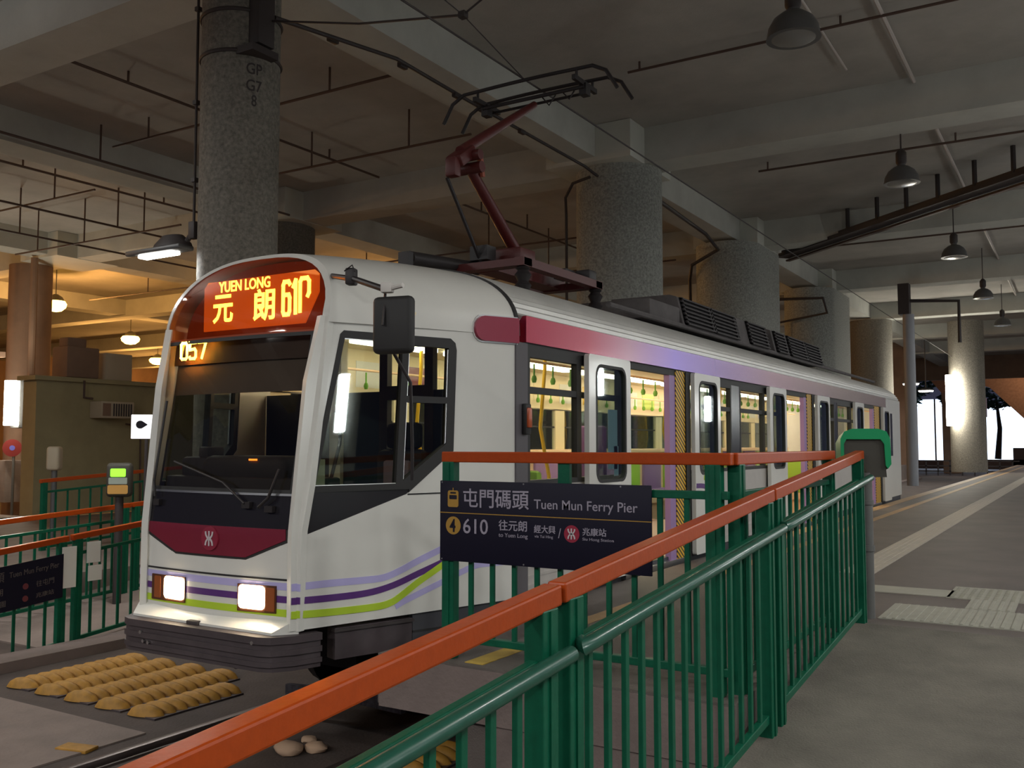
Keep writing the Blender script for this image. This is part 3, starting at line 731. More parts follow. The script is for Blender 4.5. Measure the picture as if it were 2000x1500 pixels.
# sloping lip and bumper
lip = MB()
lp = [(-0.69, 4.215), (0.63, 4.20), (0.73, 4.33), (-0.76, 4.33)]
lo = [lip.bm.verts.new((XC + x, y, 0.035)) for x, y in lp]; hi = [lip.bm.verts.new((XC + x, y + (0.0 if i > 1 else 0.0), 0.05 if i < 2 else 0.13)) for i, (x, y) in enumerate(lp)]
lip.bm.faces.new(lo); lip.bm.faces.new(hi[::-1])
for k in range(4): lip.bm.faces.new((lo[k], lo[(k + 1) % 4], hi[(k + 1) % 4], hi[k]))
lip.ab((XC - 0.12, 4.145, 0.03), (XC - 0.03, 4.19, 0.062)) if False else None
lip.build('front_lip', white, TR, False)
MB().ab((XC - 0.13, 4.19, 0.02), (XC - 0.02, 4.24, 0.060), bev=0.008).build('lip_catch', iron, TR)
def plan(off):                  # bumper plan outline, left to right
    return [(-0.95 - off, 5.05), (-0.82 - off, 4.50), (-0.76 - off, 4.28), (-0.70, 4.17 - off), (-0.62, 4.14 - off), (0.58, 4.14 - off), (0.67, 4.17 - off), (0.74 + off, 4.27), (0.80 + off, 4.45)]
bp = plan(0) + [(0.70, 4.50), (-0.70, 4.50), (-0.85, 5.05)]
def pxy(u, v, t): return Vector((XC + u, v, t))
bu = MB().prism(bp, pxy, -0.175, 0.030)
for z0, z1 in ((-0.010, 0.034), (-0.080, -0.045), (-0.145, -0.115)):
    q = plan(0.014) + [(0.75, 4.46), (0.6, 4.3), (-0.7, 4.3), (-0.9, 5.05)]
    bu.prism(q, pxy, z0, z1)
bo = bu.build('front_bumper', bumperm, TR, True, 30)
for u, z in ((-0.50, -0.045), (-0.47, -0.10), (-0.42, -0.105), (0.54, -0.005)):
    MB().lathe([(0.0, 0), (0.012, 0.0), (0.012, 0.012), (0, 0.016)], (XC + u, 4.125, z), 10, ax='Y').build('bolt', chrome, bo)
# side skirt boxes under the cab
P('skirt_box', [[(0.28, -0.16), (0.86, -0.16), (0.86, 0.035), (0.28, 0.035)]], lambda u, v, t: sd(u, v, t + 0.01), bumperm, t=0.10)
P('skirt_box_lip', [[(0.27, 0.012), (0.87, 0.012), (0.87, 0.03), (0.27, 0.03)]], lambda u, v, t: sd(u, v, t - 0.004), iron, t=0.05)
P('cab_skirt', [[(0.87, -0.30), (LS, -0.30), (LS, 0.07), (0.87, 0.07)]], lambda u, v, t: sd(u, v, t + 0.02), skirtm, t=0.05)
P('cab_skirt_seam', [[(0.87, -0.065), (LS, -0.065), (LS, -0.052), (0.87, -0.052)]], lambda u, v, t: sd(u, v, t + 0.016), rubber, t=0.01)

# cab sides
hole = [(0.055, 0.632), (0.793, 0.863), (1.172, 1.15), (1.178, 1.86), (1.165, 1.91), (1.12, 1.94), (0.215, 1.935), (0.19, 1.91), (0.055, 0.90)]
sidew = [(-0.035, 0.055), (LS, 0.07), (LS, 2.02), (0.03, 2.02), (-0.03, 1.6), (-0.035, 0.66)]
for nm, f in (('right', sd), ('left', sdl)):
    P('cab_side_panel', [sidew, hole[::-1]], f, white, t=0.05)
    P('black_wedge_panel', [[(0.055, 0.632), (0.793, 0.863), (0.82, 0.895), (0.055, 0.90)]], lambda u, v, t: f(u, v, t + 0.004), black, t=0.04)
    wf = P('cab_window_frame', [[(0.055, 0.895), (0.81, 0.895), (0.805, 0.873), (1.172, 1.15), (1.178, 1.86), (1.165, 1.91), (1.12, 1.94), (0.215, 1.935), (0.19, 1.91)],
        [(0.095, 0.935), (0.70, 0.935), (0.70, 1.885), (0.225, 1.885)][::-1], [(0.755, 1.525), (1.105, 1.525), (1.105, 1.87), (0.755, 1.87)][::-1], [(0.755, 0.955), (1.105, 1.20), (1.105, 1.48), (0.755, 1.48)][::-1]], lambda u, v, t: f(u, v, t - 0.006), rubber, t=0.05)
    P('cab_side_glass', [[(0.08, 0.92), (0.80, 0.92), (1.13, 1.17), (1.13, 1.89), (0.21, 1.89)]], lambda u, v, t: f(u, v, t + 0.02), wcab, t=0.004)
    for lp_ in ([(0.095, 0.930), (0.70, 0.930), (0.70, 0.94), (0.095, 0.94)], [(0.225, 1.878), (0.70, 1.878), (0.70, 1.888), (0.225, 1.888)], [(0.752, 0.96), (0.762, 0.965), (0.762, 1.86), (0.752, 1.86)], [(1.095, 1.20), (1.105, 1.21), (1.105, 1.86), (1.095, 1.86)]):
        skin('chrome_trim', [lp_], lambda u, v, t: f(u, v, t - 0.002), chrome, wf, 0.012, 0.2, 0.2)
    P('side_seam', [[(0.80, 0.856), (LS, 0.856), (LS, 0.866), (0.80, 0.866)]], lambda u, v, t: f(u, v, t - 0.002), rubber, t=0.004)
    for pts, h, m in (([(-0.03, 0.320), (0.23, 0.323), (0.477, 0.320), (0.631, 0.324), (0.763, 0.361), (0.899, 0.412), (1.11, 0.484), (1.3, 0.55), (LS, 0.64)], 0.045, lav),
            ([(0.72, 0.125), (0.80, 0.158), (1.112, 0.256), (1.218, 0.293), (1.383, 0.339), (1.5, 0.345), (LS, 0.345)], 0.042, lav),
            ([(-0.03, 0.237), (0.232, 0.232), (0.503, 0.236), (0.698, 0.266), (0.9, 0.327), (1.06, 0.375), (1.3, 0.45), (LS, 0.56)], 0.042, purple),
            ([(-0.03, 0.153), (0.257, 0.143), (0.568, 0.141), (0.686, 0.157), (0.765, 0.193), (0.9, 0.27), (1.111, 0.375), (1.3, 0.48), (LS, 0.60)], 0.045, lime)):
        off = {'lavender_stripe': 0.002, 'purple_stripe': 0.0035, 'lime_stripe': 0.005}[m.name]
        P('side_stripe', [ribbon(smoothline(pts, 5), h)], lambda u, v, t: f(u, v, t - off), m, t=off + 0.002)

# cab roof and dome
def rp(q, e=2.5):               # body section at the joint, q 0 side .. 1 centre
    a = PI / 2 * q; return (HW * math.cos(a) ** (2 / e), 2.0 + 0.60 * math.sin(a) ** (2 / e))
def rq(q, e=2.7):
    a = PI / 2 * q; return (0.785 * math.cos(a) ** (2 / e), 1.98 + 0.535 * math.sin(a) ** (2 / e))
def dome(mirror=False):
    m_ = MB(); nq, nt = 22, 14; g = []
    qs = [1 - (1 - k / nq) ** 1.0 for k in range(nq + 1)]
    for side in (1, -1):
        rows = []
        for i in range(nt + 1):
            t = i / nt; row = []
            for q in qs:
                (u0, z0), (u1, z1) = rq(q), rp(q)
                y0 = yF(z0) + 0.05 * (u0 / .75) ** 2
                u = u0 + (u1 - u0) * t; z = z0 + (z1 - z0) * math.sin(t * PI / 2) ** 0.9 if t > 0 else z0
                row.append(m_.bm.verts.new((XC + side * u, y0 + (YJ - y0) * t, z)))
            rows.append(row)
        for i in range(nt):
            for k in range(nq): m_.bm.faces.new((rows[i][k], rows[i + 1][k], rows[i + 1][k + 1], rows[i][k + 1]))
    bmesh.ops.remove_doubles(m_.bm, verts=m_.bm.verts, dist=1e-4)
    bmesh.ops.recalc_face_normals(m_.bm, faces=m_.bm.faces)
    bmesh.ops.solidify(m_.bm, geom=m_.bm.faces[:], thickness=0.03)
    if mirror:
        for v in m_.bm.verts: v.co.y = YJ + YJ2 - v.co.y
    return m_
cr = dome().build('cab_roof', white, TR, True, 60)
MB().ab((XC - 1.05, 5.35, 2.56), (XC + 0.98, 5.96, 2.60)).build('roof_step', white, TR, False) if False else None
# ring seal at the joint
def section_ring(y0, y1, out_, inn, m, name):
    m_ = MB(); qs = [k / 20 for k in range(21)]
    for side in (1, -1):
        A = []
        for q in qs:
            u, z = rp(q); l = math.hypot(u, z - 1.2); nx, nz = u / l, (z - 1.2) / l
            A.append([m_.bm.verts.new((XC + side * (u + nx * d), y, z + nz * d)) for y, d in ((y0, out_), (y1, out_), (y1, -inn), (y0, -inn))])
        for i in range(len(A) - 1):
            for k in range(4): m_.bm.faces.new((A[i][k], A[i][(k + 1) % 4], A[i + 1][(k + 1) % 4], A[i + 1][k]))
    return m_.build(name, m, TR, True)
section_ring(YJ - 0.01, YJ + 0.03, 0.012, 0.04, rubber, 'roof_joint_seal')

# saloon roof: fluted cove drawn along the car
def roof_profile(dz=0.0):
    o = []
    n = 34
    for k in range(n + 1):
        q = 0.12 + 0.88 * k / n; u, z = rp(q)
        if k < 26: d = 0.014 * (0.5 + 0.5 * math.cos(k * PI))
        else: d = 0
        l = math.hypot(u, z - 1.2); o.append((u + u / l * d, z + (z - 1.2) / l * d))
    return o
pr_ = roof_profile()
ro = MB(); fullp = pr_ + [(-u, v) for u, v in pr_[::-1]][1:]
inn_ = [(u * 0.965, v - 0.05) for u, v in fullp]
ro.prism(fullp + inn_[::-1], lambda u, v, t: Vector((XC + u, t, v)), YJ + 0.03, YJ2)
ro.build('fluted_roof', roofm, TR, True, 30)
def SB_(y0, y1, z0, z1, m, name, x=0.0, t=0.05, par=TR, bev=0.0):
    return MB().ab((-3.6 - t + x, y0, z0), (-3.6 + x, y1, z1), bev=bev).build(name, m, par, bev > 0)
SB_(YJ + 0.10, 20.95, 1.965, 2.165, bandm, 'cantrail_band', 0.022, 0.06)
for a, b in ((6.62, 6.66),): pass
# rounded crimson cap that carries the band onto the cab
cp = MB(); cpo = [(LS + 0.0, 1.945), (LS + 0.0, 2.13)] + [(1.42 - 0.085 * math.sin(k * PI / 8), 2.035 + 0.090 * math.cos(k * PI / 8)) for k in range(9)]
cp.prism(cpo[::-1], lambda u, v, t: sd(u, v, t), -0.030, 0.05); cp.build('crimson_cap', mat('rose_crimson_paint', (0.34, 0.035, 0.07), 0.3, coat=0.4), TR, True)
P('crimson_cap_rim', [[(LS, 1.935), (LS, 2.14)] + [(1.415 - 0.095 * math.sin(k * PI / 8), 2.035 + 0.102 * math.cos(k * PI / 8)) for k in range(9)]], lambda u, v, t: sd(u, v, t - 0.010), chrome, t=0.03)
SB_(YJ + 0.10, 20.95, 1.90, 1.965, rubber, 'door_track', 0.0)
# gasket and marker light
SB_(YJ - 0.02, 6.13, 0.07, 1.96, mat('grey_gasket', (0.10, 0.09, 0.10), 0.6), 'gangway_gasket', 0.006)
mk = MB().ab((-3.60, 6.04, 1.27), (-3.555, 6.12, 1.50), bev=0.01).build('marker_light_base', rubber, TR)
MB().ab((-3.565, 6.05, 1.32), (-3.54, 6.11, 1.47), bev=0.01).build('marker_lens', mat('amber_marker', (0.45, 0.08, 0.02), 0.3), mk)

def waist(y0, y1):
    w_ = MB().ab((-3.65, y0, 0.07), (-3.60, y1, 0.885))
    for z in (0.13, 0.20, 0.27): w_.ab((-3.60, y0, z), (-3.594, y1, z + 0.018))
    w_.build('waist_panel', mat('waist_panel_grey', (0.50, 0.47, 0.44), 0.4, var=0.05), TR, False)
def bay(y0, y1, transom=1.61):
    f = MB()
    f.ab((-3.65, y0, 0.885), (-3.597, y1, 0.925)).ab((-3.65, y0, 1.86), (-3.597, y1, 1.90)).ab((-3.65, y0, 0.925), (-3.597, y0 + 0.04, 1.86)).ab((-3.65, y1 - 0.04, 0.925), (-3.597, y1, 1.86)).ab((-3.645, y0, transom - 0.025), (-3.600, y1, transom + 0.025))
    w_ = f.build('side_window', rubber, TR, False)
    MB().ab((-3.628, y0 + 0.03, 0.92), (-3.624, y1 - 0.03, 1.87)).build('pane', win, w_, False)
def leaf(y0, y1, x=0.075, stripes=0):
    """sliding-plug door leaf hung outside the body"""
    f = lambda u, v, t: Vector((-3.6 + x - t, u, v))
    wy0, wy1 = y0 + 0.15, y1 - 0.12
    d = skin('door_leaf', [rrect(y0, 0.04, y1, 1.955, 0.03, 3), rrect(wy0 - 0.02, 0.87, wy1 + 0.02, 1.88, 0.10)[::-1]], f, white, TR, 0.045, 0, 0)
    skin('door_gasket', [rrect(wy0 - 0.02, 0.87, wy1 + 0.02, 1.88, 0.10), rrect(wy0 + 0.005, 0.895, wy1 - 0.005, 1.855, 0.085)[::-1]], lambda u, v, t: f(u, v, t - 0.004), rubber, d, 0.045, 0, 0)
    skin('door_pane', [rrect(wy0, 0.89, wy1, 1.86, 0.085)], lambda u, v, t: f(u, v, t + 0.015), wing, d, 0.004, 0, 0)
    if stripes:
        for pts, m in (([(y0 + 0.02, 0.76), (y0 + 0.3, 0.74), (y0 + 0.55, 0.62), (y1 - 0.05, 0.40)], purple), ([(y0 + 0.25, 0.84), (y0 + 0.5, 0.80), (y1 - 0.04, 0.70)], lime)):
            skin('door_stripe', [ribbon(smoothline(pts), 0.05)], lambda u, v, t: f(u, v, t - 0.003), m, d, 0.004, 0, 0)
    return d
def doorway(y0, y1, yp):
    """open doorway: purple post, hazard-striped edge, sill"""
    j = MB().ab((-3.66, yp, 0.03), (-3.60, yp + 0.15, 1.955)).build('door_post', seatp if False else mat('violet_door_post', (0.33, 0.20, 0.42), 0.5), TR, False)
    MB().ab((-3.655, yp + 0.15, 0.03), (-3.59, y1 - 0.06, 1.955)).build('hazard_edge', hazard, j, False)
    MB().ab((-3.66, y1 - 0.06, 0.03), (-3.575, y1 + 0.06, 1.955)).build('door_frame', rubber, j, False)
    MB().ab((-3.70, y0, -0.02), (-3.585, y1, 0.035)).build('door_sill', chrome, TR, False)
    MB().ab((-3.64, y0 - 0.06, 0.03), (-3.60, y0, 1.955)).build('door_frame', rubber, j, False)
waist(6.13, 7.82); bay(6.13, 6.98); SB_(6.98, 7.80, 0.885, 1.90, rubber, 'dark_side_panel', -0.01, 0.02) if False else None
bay(6.98, 7.82)
leaf(7.02, 7.86); doorway(7.86, 9.44, 8.98); leaf(9.50, 10.32, stripes=1)
waist(9.50, 13.06); bay(9.52, 10.34); bay(10.34, 10.92); SB_(10.92, 11.24, 0.885, 1.90, black, 'window_pillar', 0.0); bay(11.24, 12.24); bay(12.24, 13.04)
leaf(12.28, 13.08); doorway(13.10, 14.78, 14.30); leaf(14.84, 15.66)
waist(14.84, 18.36); bay(14.86, 15.66); bay(15.70, 16.28); SB_(16.28, 16.50, 0.885, 1.90, black, 'window_pillar', 0.0); bay(16.50, 17.55); bay(17.57, 18.34)
leaf(17.62, 18.40); doorway(18.42, 20.30, 19.60); leaf(20.34, 21.10)
waist(20.34, 20.9)
SB_(20.9, YJ2, 0.07, 2.16, white, 'tail_cab_side', 0.0)
MB().ab((-3.598, 21.05, 0.95), (-3.59, 21.75, 1.86)).build('tail_cab_window', black, TR, False)
# tail taper and far side
def tl(f): return lambda u, v, t: (lambda p: Vector((p.x, YJ + YJ2 - p.y, p.z)))(f(u, v, t))
for f in (sd, sdl): P('tail_side_panel', [sidew], tl(f), white, t=0.05)
P('tail_end_panel', [[(-0.75, 0.05), (0.75, 0.05), (0.785, 1.6), (0.785, 2.0)] + R + [(-u, v) for u, v in R[::-1]][1:] + [(-0.785, 1.6)]], tl(fr), white, t=0.05)
dome(True).build('tail_roof', white, TR, True, 60)
XL = 2 * XC + 3.6               # far side wall plane
MB().ab((XL, YJ, 0.07), (XL + 0.05, YJ2, 1.12)).build('far_waist_panel', white, TR, False)
MB().ab((XL, YJ, 1.66), (XL + 0.05, YJ2, 2.16)).build('far_cantrail', white, TR, False)
y = YJ
while y < YJ2 - 0.2:
    fp = MB().ab((XL, y, 1.10), (XL + 0.05, y + 0.26, 1.68)).build('far_pillar', cream, TR, False)
    y1_ = min(y + 1.75, YJ2)
    MB().ab((XL + 0.02, y + 0.26, 1.11), (XL + 0.024, y1_, 1.67)).build('far_pane', win, TR, False)
    MB().ab((XL + 0.01, y + 0.26, 1.42), (XL + 0.035, y1_, 1.44)).build('far_transom', rubber, TR, False)
    y += 1.75
# interior shell
MB().ab((XL + 0.05, 4.6, -0.02), (-3.66, 24.2, 0.02)).build('saloon_floor', mat('saloon_floor_vinyl', (0.30, 0.26, 0.24), 0.6), TR, False) if False else MB().ab((XL + 0.05, YJ, -0.02), (-3.66, YJ2, 0.02)).build('saloon_floor', mat('saloon_floor_vinyl', (0.30, 0.26, 0.24), 0.6), TR, False)
MB().ab((XL + 0.10, YJ, 2.13), (-3.72, YJ2, 2.16)).build('saloon_ceiling', cream, TR, False)
MB().ab((XL + 0.05, YJ, 1.67), (XL + 0.075, YJ2, 2.14)).build('far_advert_cove', cream, TR, False)
MB().ab((XL + 0.05, YJ, 0.02), (XL + 0.075, YJ2, 1.11)).build('far_lining', cream, TR, False)
MB().ab((-3.72, YJ + 0.1, 1.93), (-3.66, YJ2, 2.14)).build('near_advert_cove', cream, TR, False)
cols = (lav, lime, crimson, poley, mat('sky_blue_print', (0.15, 0.35, 0.65), 0.6))
for k in range(22):
    y = 6.4 + k * 0.7
    MB().ab((XL + 0.075, y, 1.76), (XL + 0.079, y + 0.5, 2.02)).build('advert_card', (cream, paper, cols[k % 5])[k % 3], TR, False)
for xx in (XC - 0.55, XC + 0.42):
    y = 6.3
    while y < 22:
        MB().ab((xx - 0.07, y, 2.085), (xx + 0.07, y + 1.15, 2.128), bev=0.01).build('saloon_light', salonm, TR)
        y += 1.42
# handrails with straps
for xx in (XL + 0.35, -4.0):
    hr = MB().tube([(xx, 6.3, 1.90), (xx, 22.4, 1.90)], 0.012, 8).build('overhead_rail', peach, TR)
    y = 6.6
    while y < 19:
        MB().tube([(xx, y, 1.88), (xx, y, 1.76)], 0.008, 6).lathe([(0.018, -0.03), (0.028, 0.0), (0.018, 0.03), (0.012, 0.0), (0.018, -0.03)], (xx, y, 1.75), 10, 1, 0.5).build('hand_strap', strapg, hr)
        y += 0.33
# seats along the far wall
y = 6.11; k = 0
while y < 21.5:
    cc = (seatg, seatp)[k % 2]
    st = MB().ab((XL + 0.08, y, 0.30), (XL + 0.52, y + 0.80, 0.46), bev=0.03).ab((XL + 0.08, y, 0.02), (XL + 0.34, y + 0.80, 0.30)).ab((XL + 0.085, y - 0.03, 0.46), (XL + 0.16, y + 0.83, 1.07)).build('passenger_seat', peach, TR)
    MB().ab((XL + 0.09, y + 0.03, 0.46), (XL + 0.20, y + 0.75, 1.08), bev=0.035).build('seat_back', cc, st)
    MB().ab((XL + 0.14, y + 0.03, 0.45), (XL + 0.50, y + 0.75, 0.49), bev=0.015).build('seat_cushion', cc, st)
    y += 0.86; k += 1
MB().ab((XL + 0.08, 6.2, 1.06), (XL + 0.24, 22.2, 1.13), bev=0.02).build('seat_back_capping', peach, TR)
# near-side transverse seats and draught screens
for i, (y, dirn, c_) in enumerate(((6.35, 1, seatd), (6.75, 1, seatg), (10.6, 1, seatp), (11.5, 1, seatg), (12.3, -1, seatp), (15.4, 1, seatg), (16.3, 1, seatp), (17.2, 1, seatg))):
    for x in (-4.05,):
        st = MB().ab((x - 0.22, y, 0.30), (x + 0.22, y + 0.42, 0.46), bev=0.03).ab((x - 0.10, y + 0.1, 0.02), (x + 0.10, y + 0.3, 0.30)).build('passenger_seat', peach, TR)
        MB().ab((x - 0.20, y - 0.03, 0.42), (x + 0.20, y + 0.07, 0.98), bev=0.04).build('seat_back', c_, st)
        MB().tube([(x - 0.21, y, 0.5), (x - 0.21, y, 0.98), (x + 0.21, y, 0.98), (x + 0.21, y, 0.5)], 0.02, 8).build('seat_grab_frame', peach, st)
hi_ = MB().ab((XC - 0.4, 9.8, 0.02), (XC + 0.02, 10.2, 0.46), bev=0.03).build('passenger_seat', peach, TR)
MB().ab((XC - 0.42, 10.12, 0.42), (XC + 0.02, 10.22, 1.42), bev=0.05).build('seat_back', seatd, hi_)
for (x, y) in ((-4.3, 7.65), (-4.0, 9.92), (-4.3, 12.6), (-4.0, 14.2), (-4.2, 15.2), (-4.0, 19.4), (XC - 0.5, 7.2)):
    MB().tube([(x, y, 0.02), (x, y, 0.5), (x + 0.03, y + 0.02, 0.9), (x - 0.05, y, 1.35), (x, y, 1.9), (x, y, 2.13)], 0.018, 8).build('grab_pole', poley, TR)
MB().ab((-4.4, 9.46, 0.4), (-3.7, 9.49, 1.5)).build('draught_screen', wing, TR, False)
# notices stuck on the door panes
MB().ab((-3.552, 7.43, 0.98), (-3.549, 7.62, 1.50)).build('door_notice', paper, TR, False)
MB().ab((-3.552, 7.55, 0.92), (-3.549, 7.64, 1.18)).build('door_notice', litpaper if False else paper, TR, False)

# driver's cab
MB().ab((XC - 1.22, YJ - 0.06, 0.0), (XC + 0.05, YJ - 0.02, 1.62)).ab((XC + 0.55, YJ - 0.06, 0.0), (XC + 1.24, YJ - 0.02, 1.62)).build('cab_partition', partm, TR, False)
MB().ab((XC + 0.05, YJ - 0.07, 0.0), (XC + 0.13, YJ - 0.01, 2.0)).ab((XC + 0.50, YJ - 0.07, 0.0), (XC + 0.58, YJ - 0.01, 2.0)).ab((XC + 0.13, YJ - 0.07, 1.55), (XC + 0.50, YJ - 0.01, 1.66)).ab((XC + 0.13, YJ - 0.07, 0.0), (XC + 0.50, YJ - 0.01, 0.85)).build('cab_door_frame', mat('brown_door_frame', (0.05, 0.03, 0.028), 0.6), TR, False)
MB().ab((XC - 0.45, YJ - 0.10, 0.0), (XC - 0.33, YJ - 0.02, 2.05)).build('cab_post', cream, TR, False)
MB().ab((XC - 0.62, 5.3, 0.0), (XC + 0.9, YJ - 0.06, 0.03)).build('cab_floor', cabdark, TR, False)
MB().ab((XC - 1.0, 4.95, 2.08), (XC + 1.0, YJ, 2.10)).build('cab_ceiling', cream, TR, False)
ds = MB().ab((XC - 0.66, 4.42, 0.10), (XC + 0.66, 4.78, 0.98), bev=0.02).box((XC + 0.06, 4.62, 1.02), (0.78, 0.34, 0.20), 0, 0.06, 3).box((XC - 0.50, 4.66, 1.02), (0.26, 0.26, 0.18), 0, 0.03).box((XC - 0.46, 4.66, 1.13), (0.10, 0.16, 0.10), 0, 0.02).build('driver_desk', cabdark, TR)
MB().box((XC + 0.18, 4.452, 1.095), (0.07, 0.01, 0.012)).build('desk_lamp', mat('lit_orange_indicator', (1, .3, .05), .4, emit=(1, 0.22, 0.02), estr=1.6), ds)
MB().ab((XC - 0.34, 4.50, 0.99), (XC - 0.10, 4.60, 1.0)).build('desk_strip', mat('olive_strip', (0.30, 0.25, 0.04), 0.6), ds, False)
se = MB().box((XC + 0.55, 5.38, 0.55), (0.46, 0.44, 0.12), 0, 0.04).box((XC + 0.55, 5.58, 0.88), (0.44, 0.12, 0.56), 0, 0.05).box((XC + 0.55, 5.60, 1.26), (0.30, 0.10, 0.20), 0, 0.04).tube([(XC + .55, 5.4, 0.02), (XC + .55, 5.4, 0.5)], 0.05, 10).build('driver_seat', cabdark, TR)
MB().box((XC + 0.57, 5.49, 0.97), (0.24, 0.05, 0.22), 0, 0.02).build('seat_towel', mat('mauve_cloth', (0.38, 0.25, 0.27), 0.8), se)
MB().tube([(XC + 0.62, 4.70, 0.9), (XC + 0.66, 4.76, 1.2), (XC + 0.63, 4.80, 1.38), (XC + 0.60, 4.78, 1.42)], 0.012, 8).build('microphone_stalk', pantob, TR)
MB().ab((XC + 0.66, 4.50, 0.93), (XC + 0.68, 4.60, 1.10)).build('paper_tag', mat('cream_tag', (0.5, 0.45, 0.28), 0.7), TR, False)

# mirror on its arm
mr = MB().tube([sd(0.35, 2.25, 0.05), sd(0.38, 2.26, -0.10), Vector((-3.65, 4.22, 2.20)), Vector((-3.36, 4.14, 2.11))], 0.016, 10).box(sd(0.34, 2.24, 0.0), (0.10, 0.06, 0.10), 0.3, 0.01).box(sd(0.36, 2.30, -0.05), (0.05, 0.05, 0.06), 0.3).tube([(-3.37, 4.15, 2.11), (-3.36, 4.15, 1.95), (-3.37, 4.15, 1.30), (-3.40, 4.20, 0.95)], 0.012, 8)
mr = MB().tube([sd(0.10, 2.30, 0.08), Vector((-3.66, 4.22, 2.17)), Vector((-3.36, 4.14, 2.07))], 0.018, 10).box((-3.70, 4.24, 2.19), (0.06, 0.07, 0.10), 0.4, 0.01).tube([(-3.72, 4.2, 2.22), (-3.66, 4.2, 2.25), (-3.64, 4.2, 2.21)], 0.004, 6).build('mirror_arm', pantob, TR)
m2 = MB().box((-3.305, 4.15, 1.865), (0.245, 0.075, 0.325), math.radians(12), 0.03, 3)
m2.build('mirror_head', rubber, mr)
MB().box((-3.33, 4.12, 2.075), (0.07, 0.05, 0.06), 0.3, 0.01).tube([(-3.30, 4.12, 2.07), (-3.22, 4.12, 2.08)], 0.014, 8).build('mirror_clamp', camwhite, mr)
MB().tube([(-3.36, 4.14, 2.06), (-3.335, 4.10, 1.95), (-3.335, 4.09, 1.86)], 0.008, 6).tube([(-3.335, 4.18, 1.72), (-3.30, 4.3, 1.55), (-3.315, 4.34, 1.20), (-3.33, 4.36, 0.99)], 0.010, 8).build('mirror_stay', pantob, mr)

# underframe, skirts, bogies
SB_(YJ, YJ2, -0.32, 0.07, skirtm, 'side_skirt', -0.03)
MB().ab((XL + 0.03, YJ, -0.32), (XL + 0.08, YJ2, 0.07)).build('side_skirt', skirtm, TR, False)
MB().ab((XC - 1.0, 6.0, -0.50), (XC + 1.0, 22.6, -0.05)).ab((XC - 0.6, 4.9, -0.30), (XC + 0.7, 6.0, 0.0)).build('underframe', under, TR, False)
MB().ab((XC - 0.95, 4.55, -0.03), (XC + 1.0, YJ2, -0.02)).build('floor_pan', under, TR, False) if False else None
def wheel(x, y):
    return MB().lathe([(0.0, -0.06), (0.30, -0.06), (0.34, -0.04), (0.34, 0.03), (0.37, 0.05), (0.37, 0.07), (0.0, 0.07)], (x, y, -0.50), 28, ax='X')
for yb in (6.3, 18.4):
    bg = MB().ab((XC - 0.95, yb - 0.25, -0.62), (XC - 0.78, yb + 2.0, -0.42), bev=0.03).ab((XC + 0.78, yb - 0.25, -0.62), (XC + 0.95, yb + 2.0, -0.42), bev=0.03).ab((XC - 0.9, yb + 0.75, -0.6), (XC + 0.9, yb + 1.05, -0.4)).build('bogie', under, TR)
    for y in (yb, yb + 1.75):
        for x in (-4.21, -5.65): wheel(x, y).build('wheel', iron, bg)
MB().tube([(XC, 5.2, -0.25), (XC, 4.5, -0.25)], 0.05, 12).build('coupler', iron, TR)
MB().box((XC - 0.30, 5.5, -0.74), (0.36, 0.05, 0.16), 0.2).box((XC + 0.25, 5.7, -0.70), (0.5, 0.05, 0.2), -0.1).build('life_guard', mat('scuffed_grey_guard', (0.12, 0.11, 0.13), 0.5, var=0.5, scale=30), TR, False)

# roof equipment
def acunit(y0, y1, lou, label):
    u = MB(); prof = [(-4.95, 2.58), (-3.98, 2.58), (-4.06, 2.93), (-4.15, 2.96), (-4.90, 2.96)]
    u.prism([(x, z) for x, z in prof], lambda a, b_, t: Vector((a, t, b_)), y0, y1)
    a = u.build('roof_unit', roofbox, TR, False)
    for (l0, l1) in lou:
        g = MB()
        fl = lambda y, k, d: Vector((-3.975 - 0.08 * k + d, y, 2.60 + 0.33 * k))
        for (yy, ww) in ((l0, 0.04), (l1 - 0.04, 0.04)): g.prism([(yy, 0.0), (yy + ww, 0.0), (yy + ww, 1.0), (yy, 1.0)], fl, -0.01, 0.03)
        for k in range(7): g.prism([(l0, k / 6.6), (l1, k / 6.6), (l1, k / 6.6 + 0.06), (l0, k / 6.6 + 0.06)], fl, -0.01, 0.045)
        g.prism([(l0, 0.0), (l1, 0.0), (l1, 1.0), (l0, 1.0)], fl, -0.012, 0.004)
        g.build('louvre_grille', louvre, a, False)
MB().ab((-4.9, 9.5, 2.58), (-4.02, 10.4, 2.80), bev=0.03).build('roof_unit', roofbox, TR)
acunit(10.38, 12.45, ((10.45, 11.40), (11.45, 12.38)), '')
acunit(12.55, 13.9, ((12.95, 13.8),), '')
acunit(14.2, 17.2, ((14.3, 14.85), (15.05, 16.05), (16.1, 17.1)), '')
MB().tube([(-4.0, 8.4, 2.58), (-4.0, 22.0, 2.58)], 0.03, 8).build('roof_conduit', roofbox, TR)

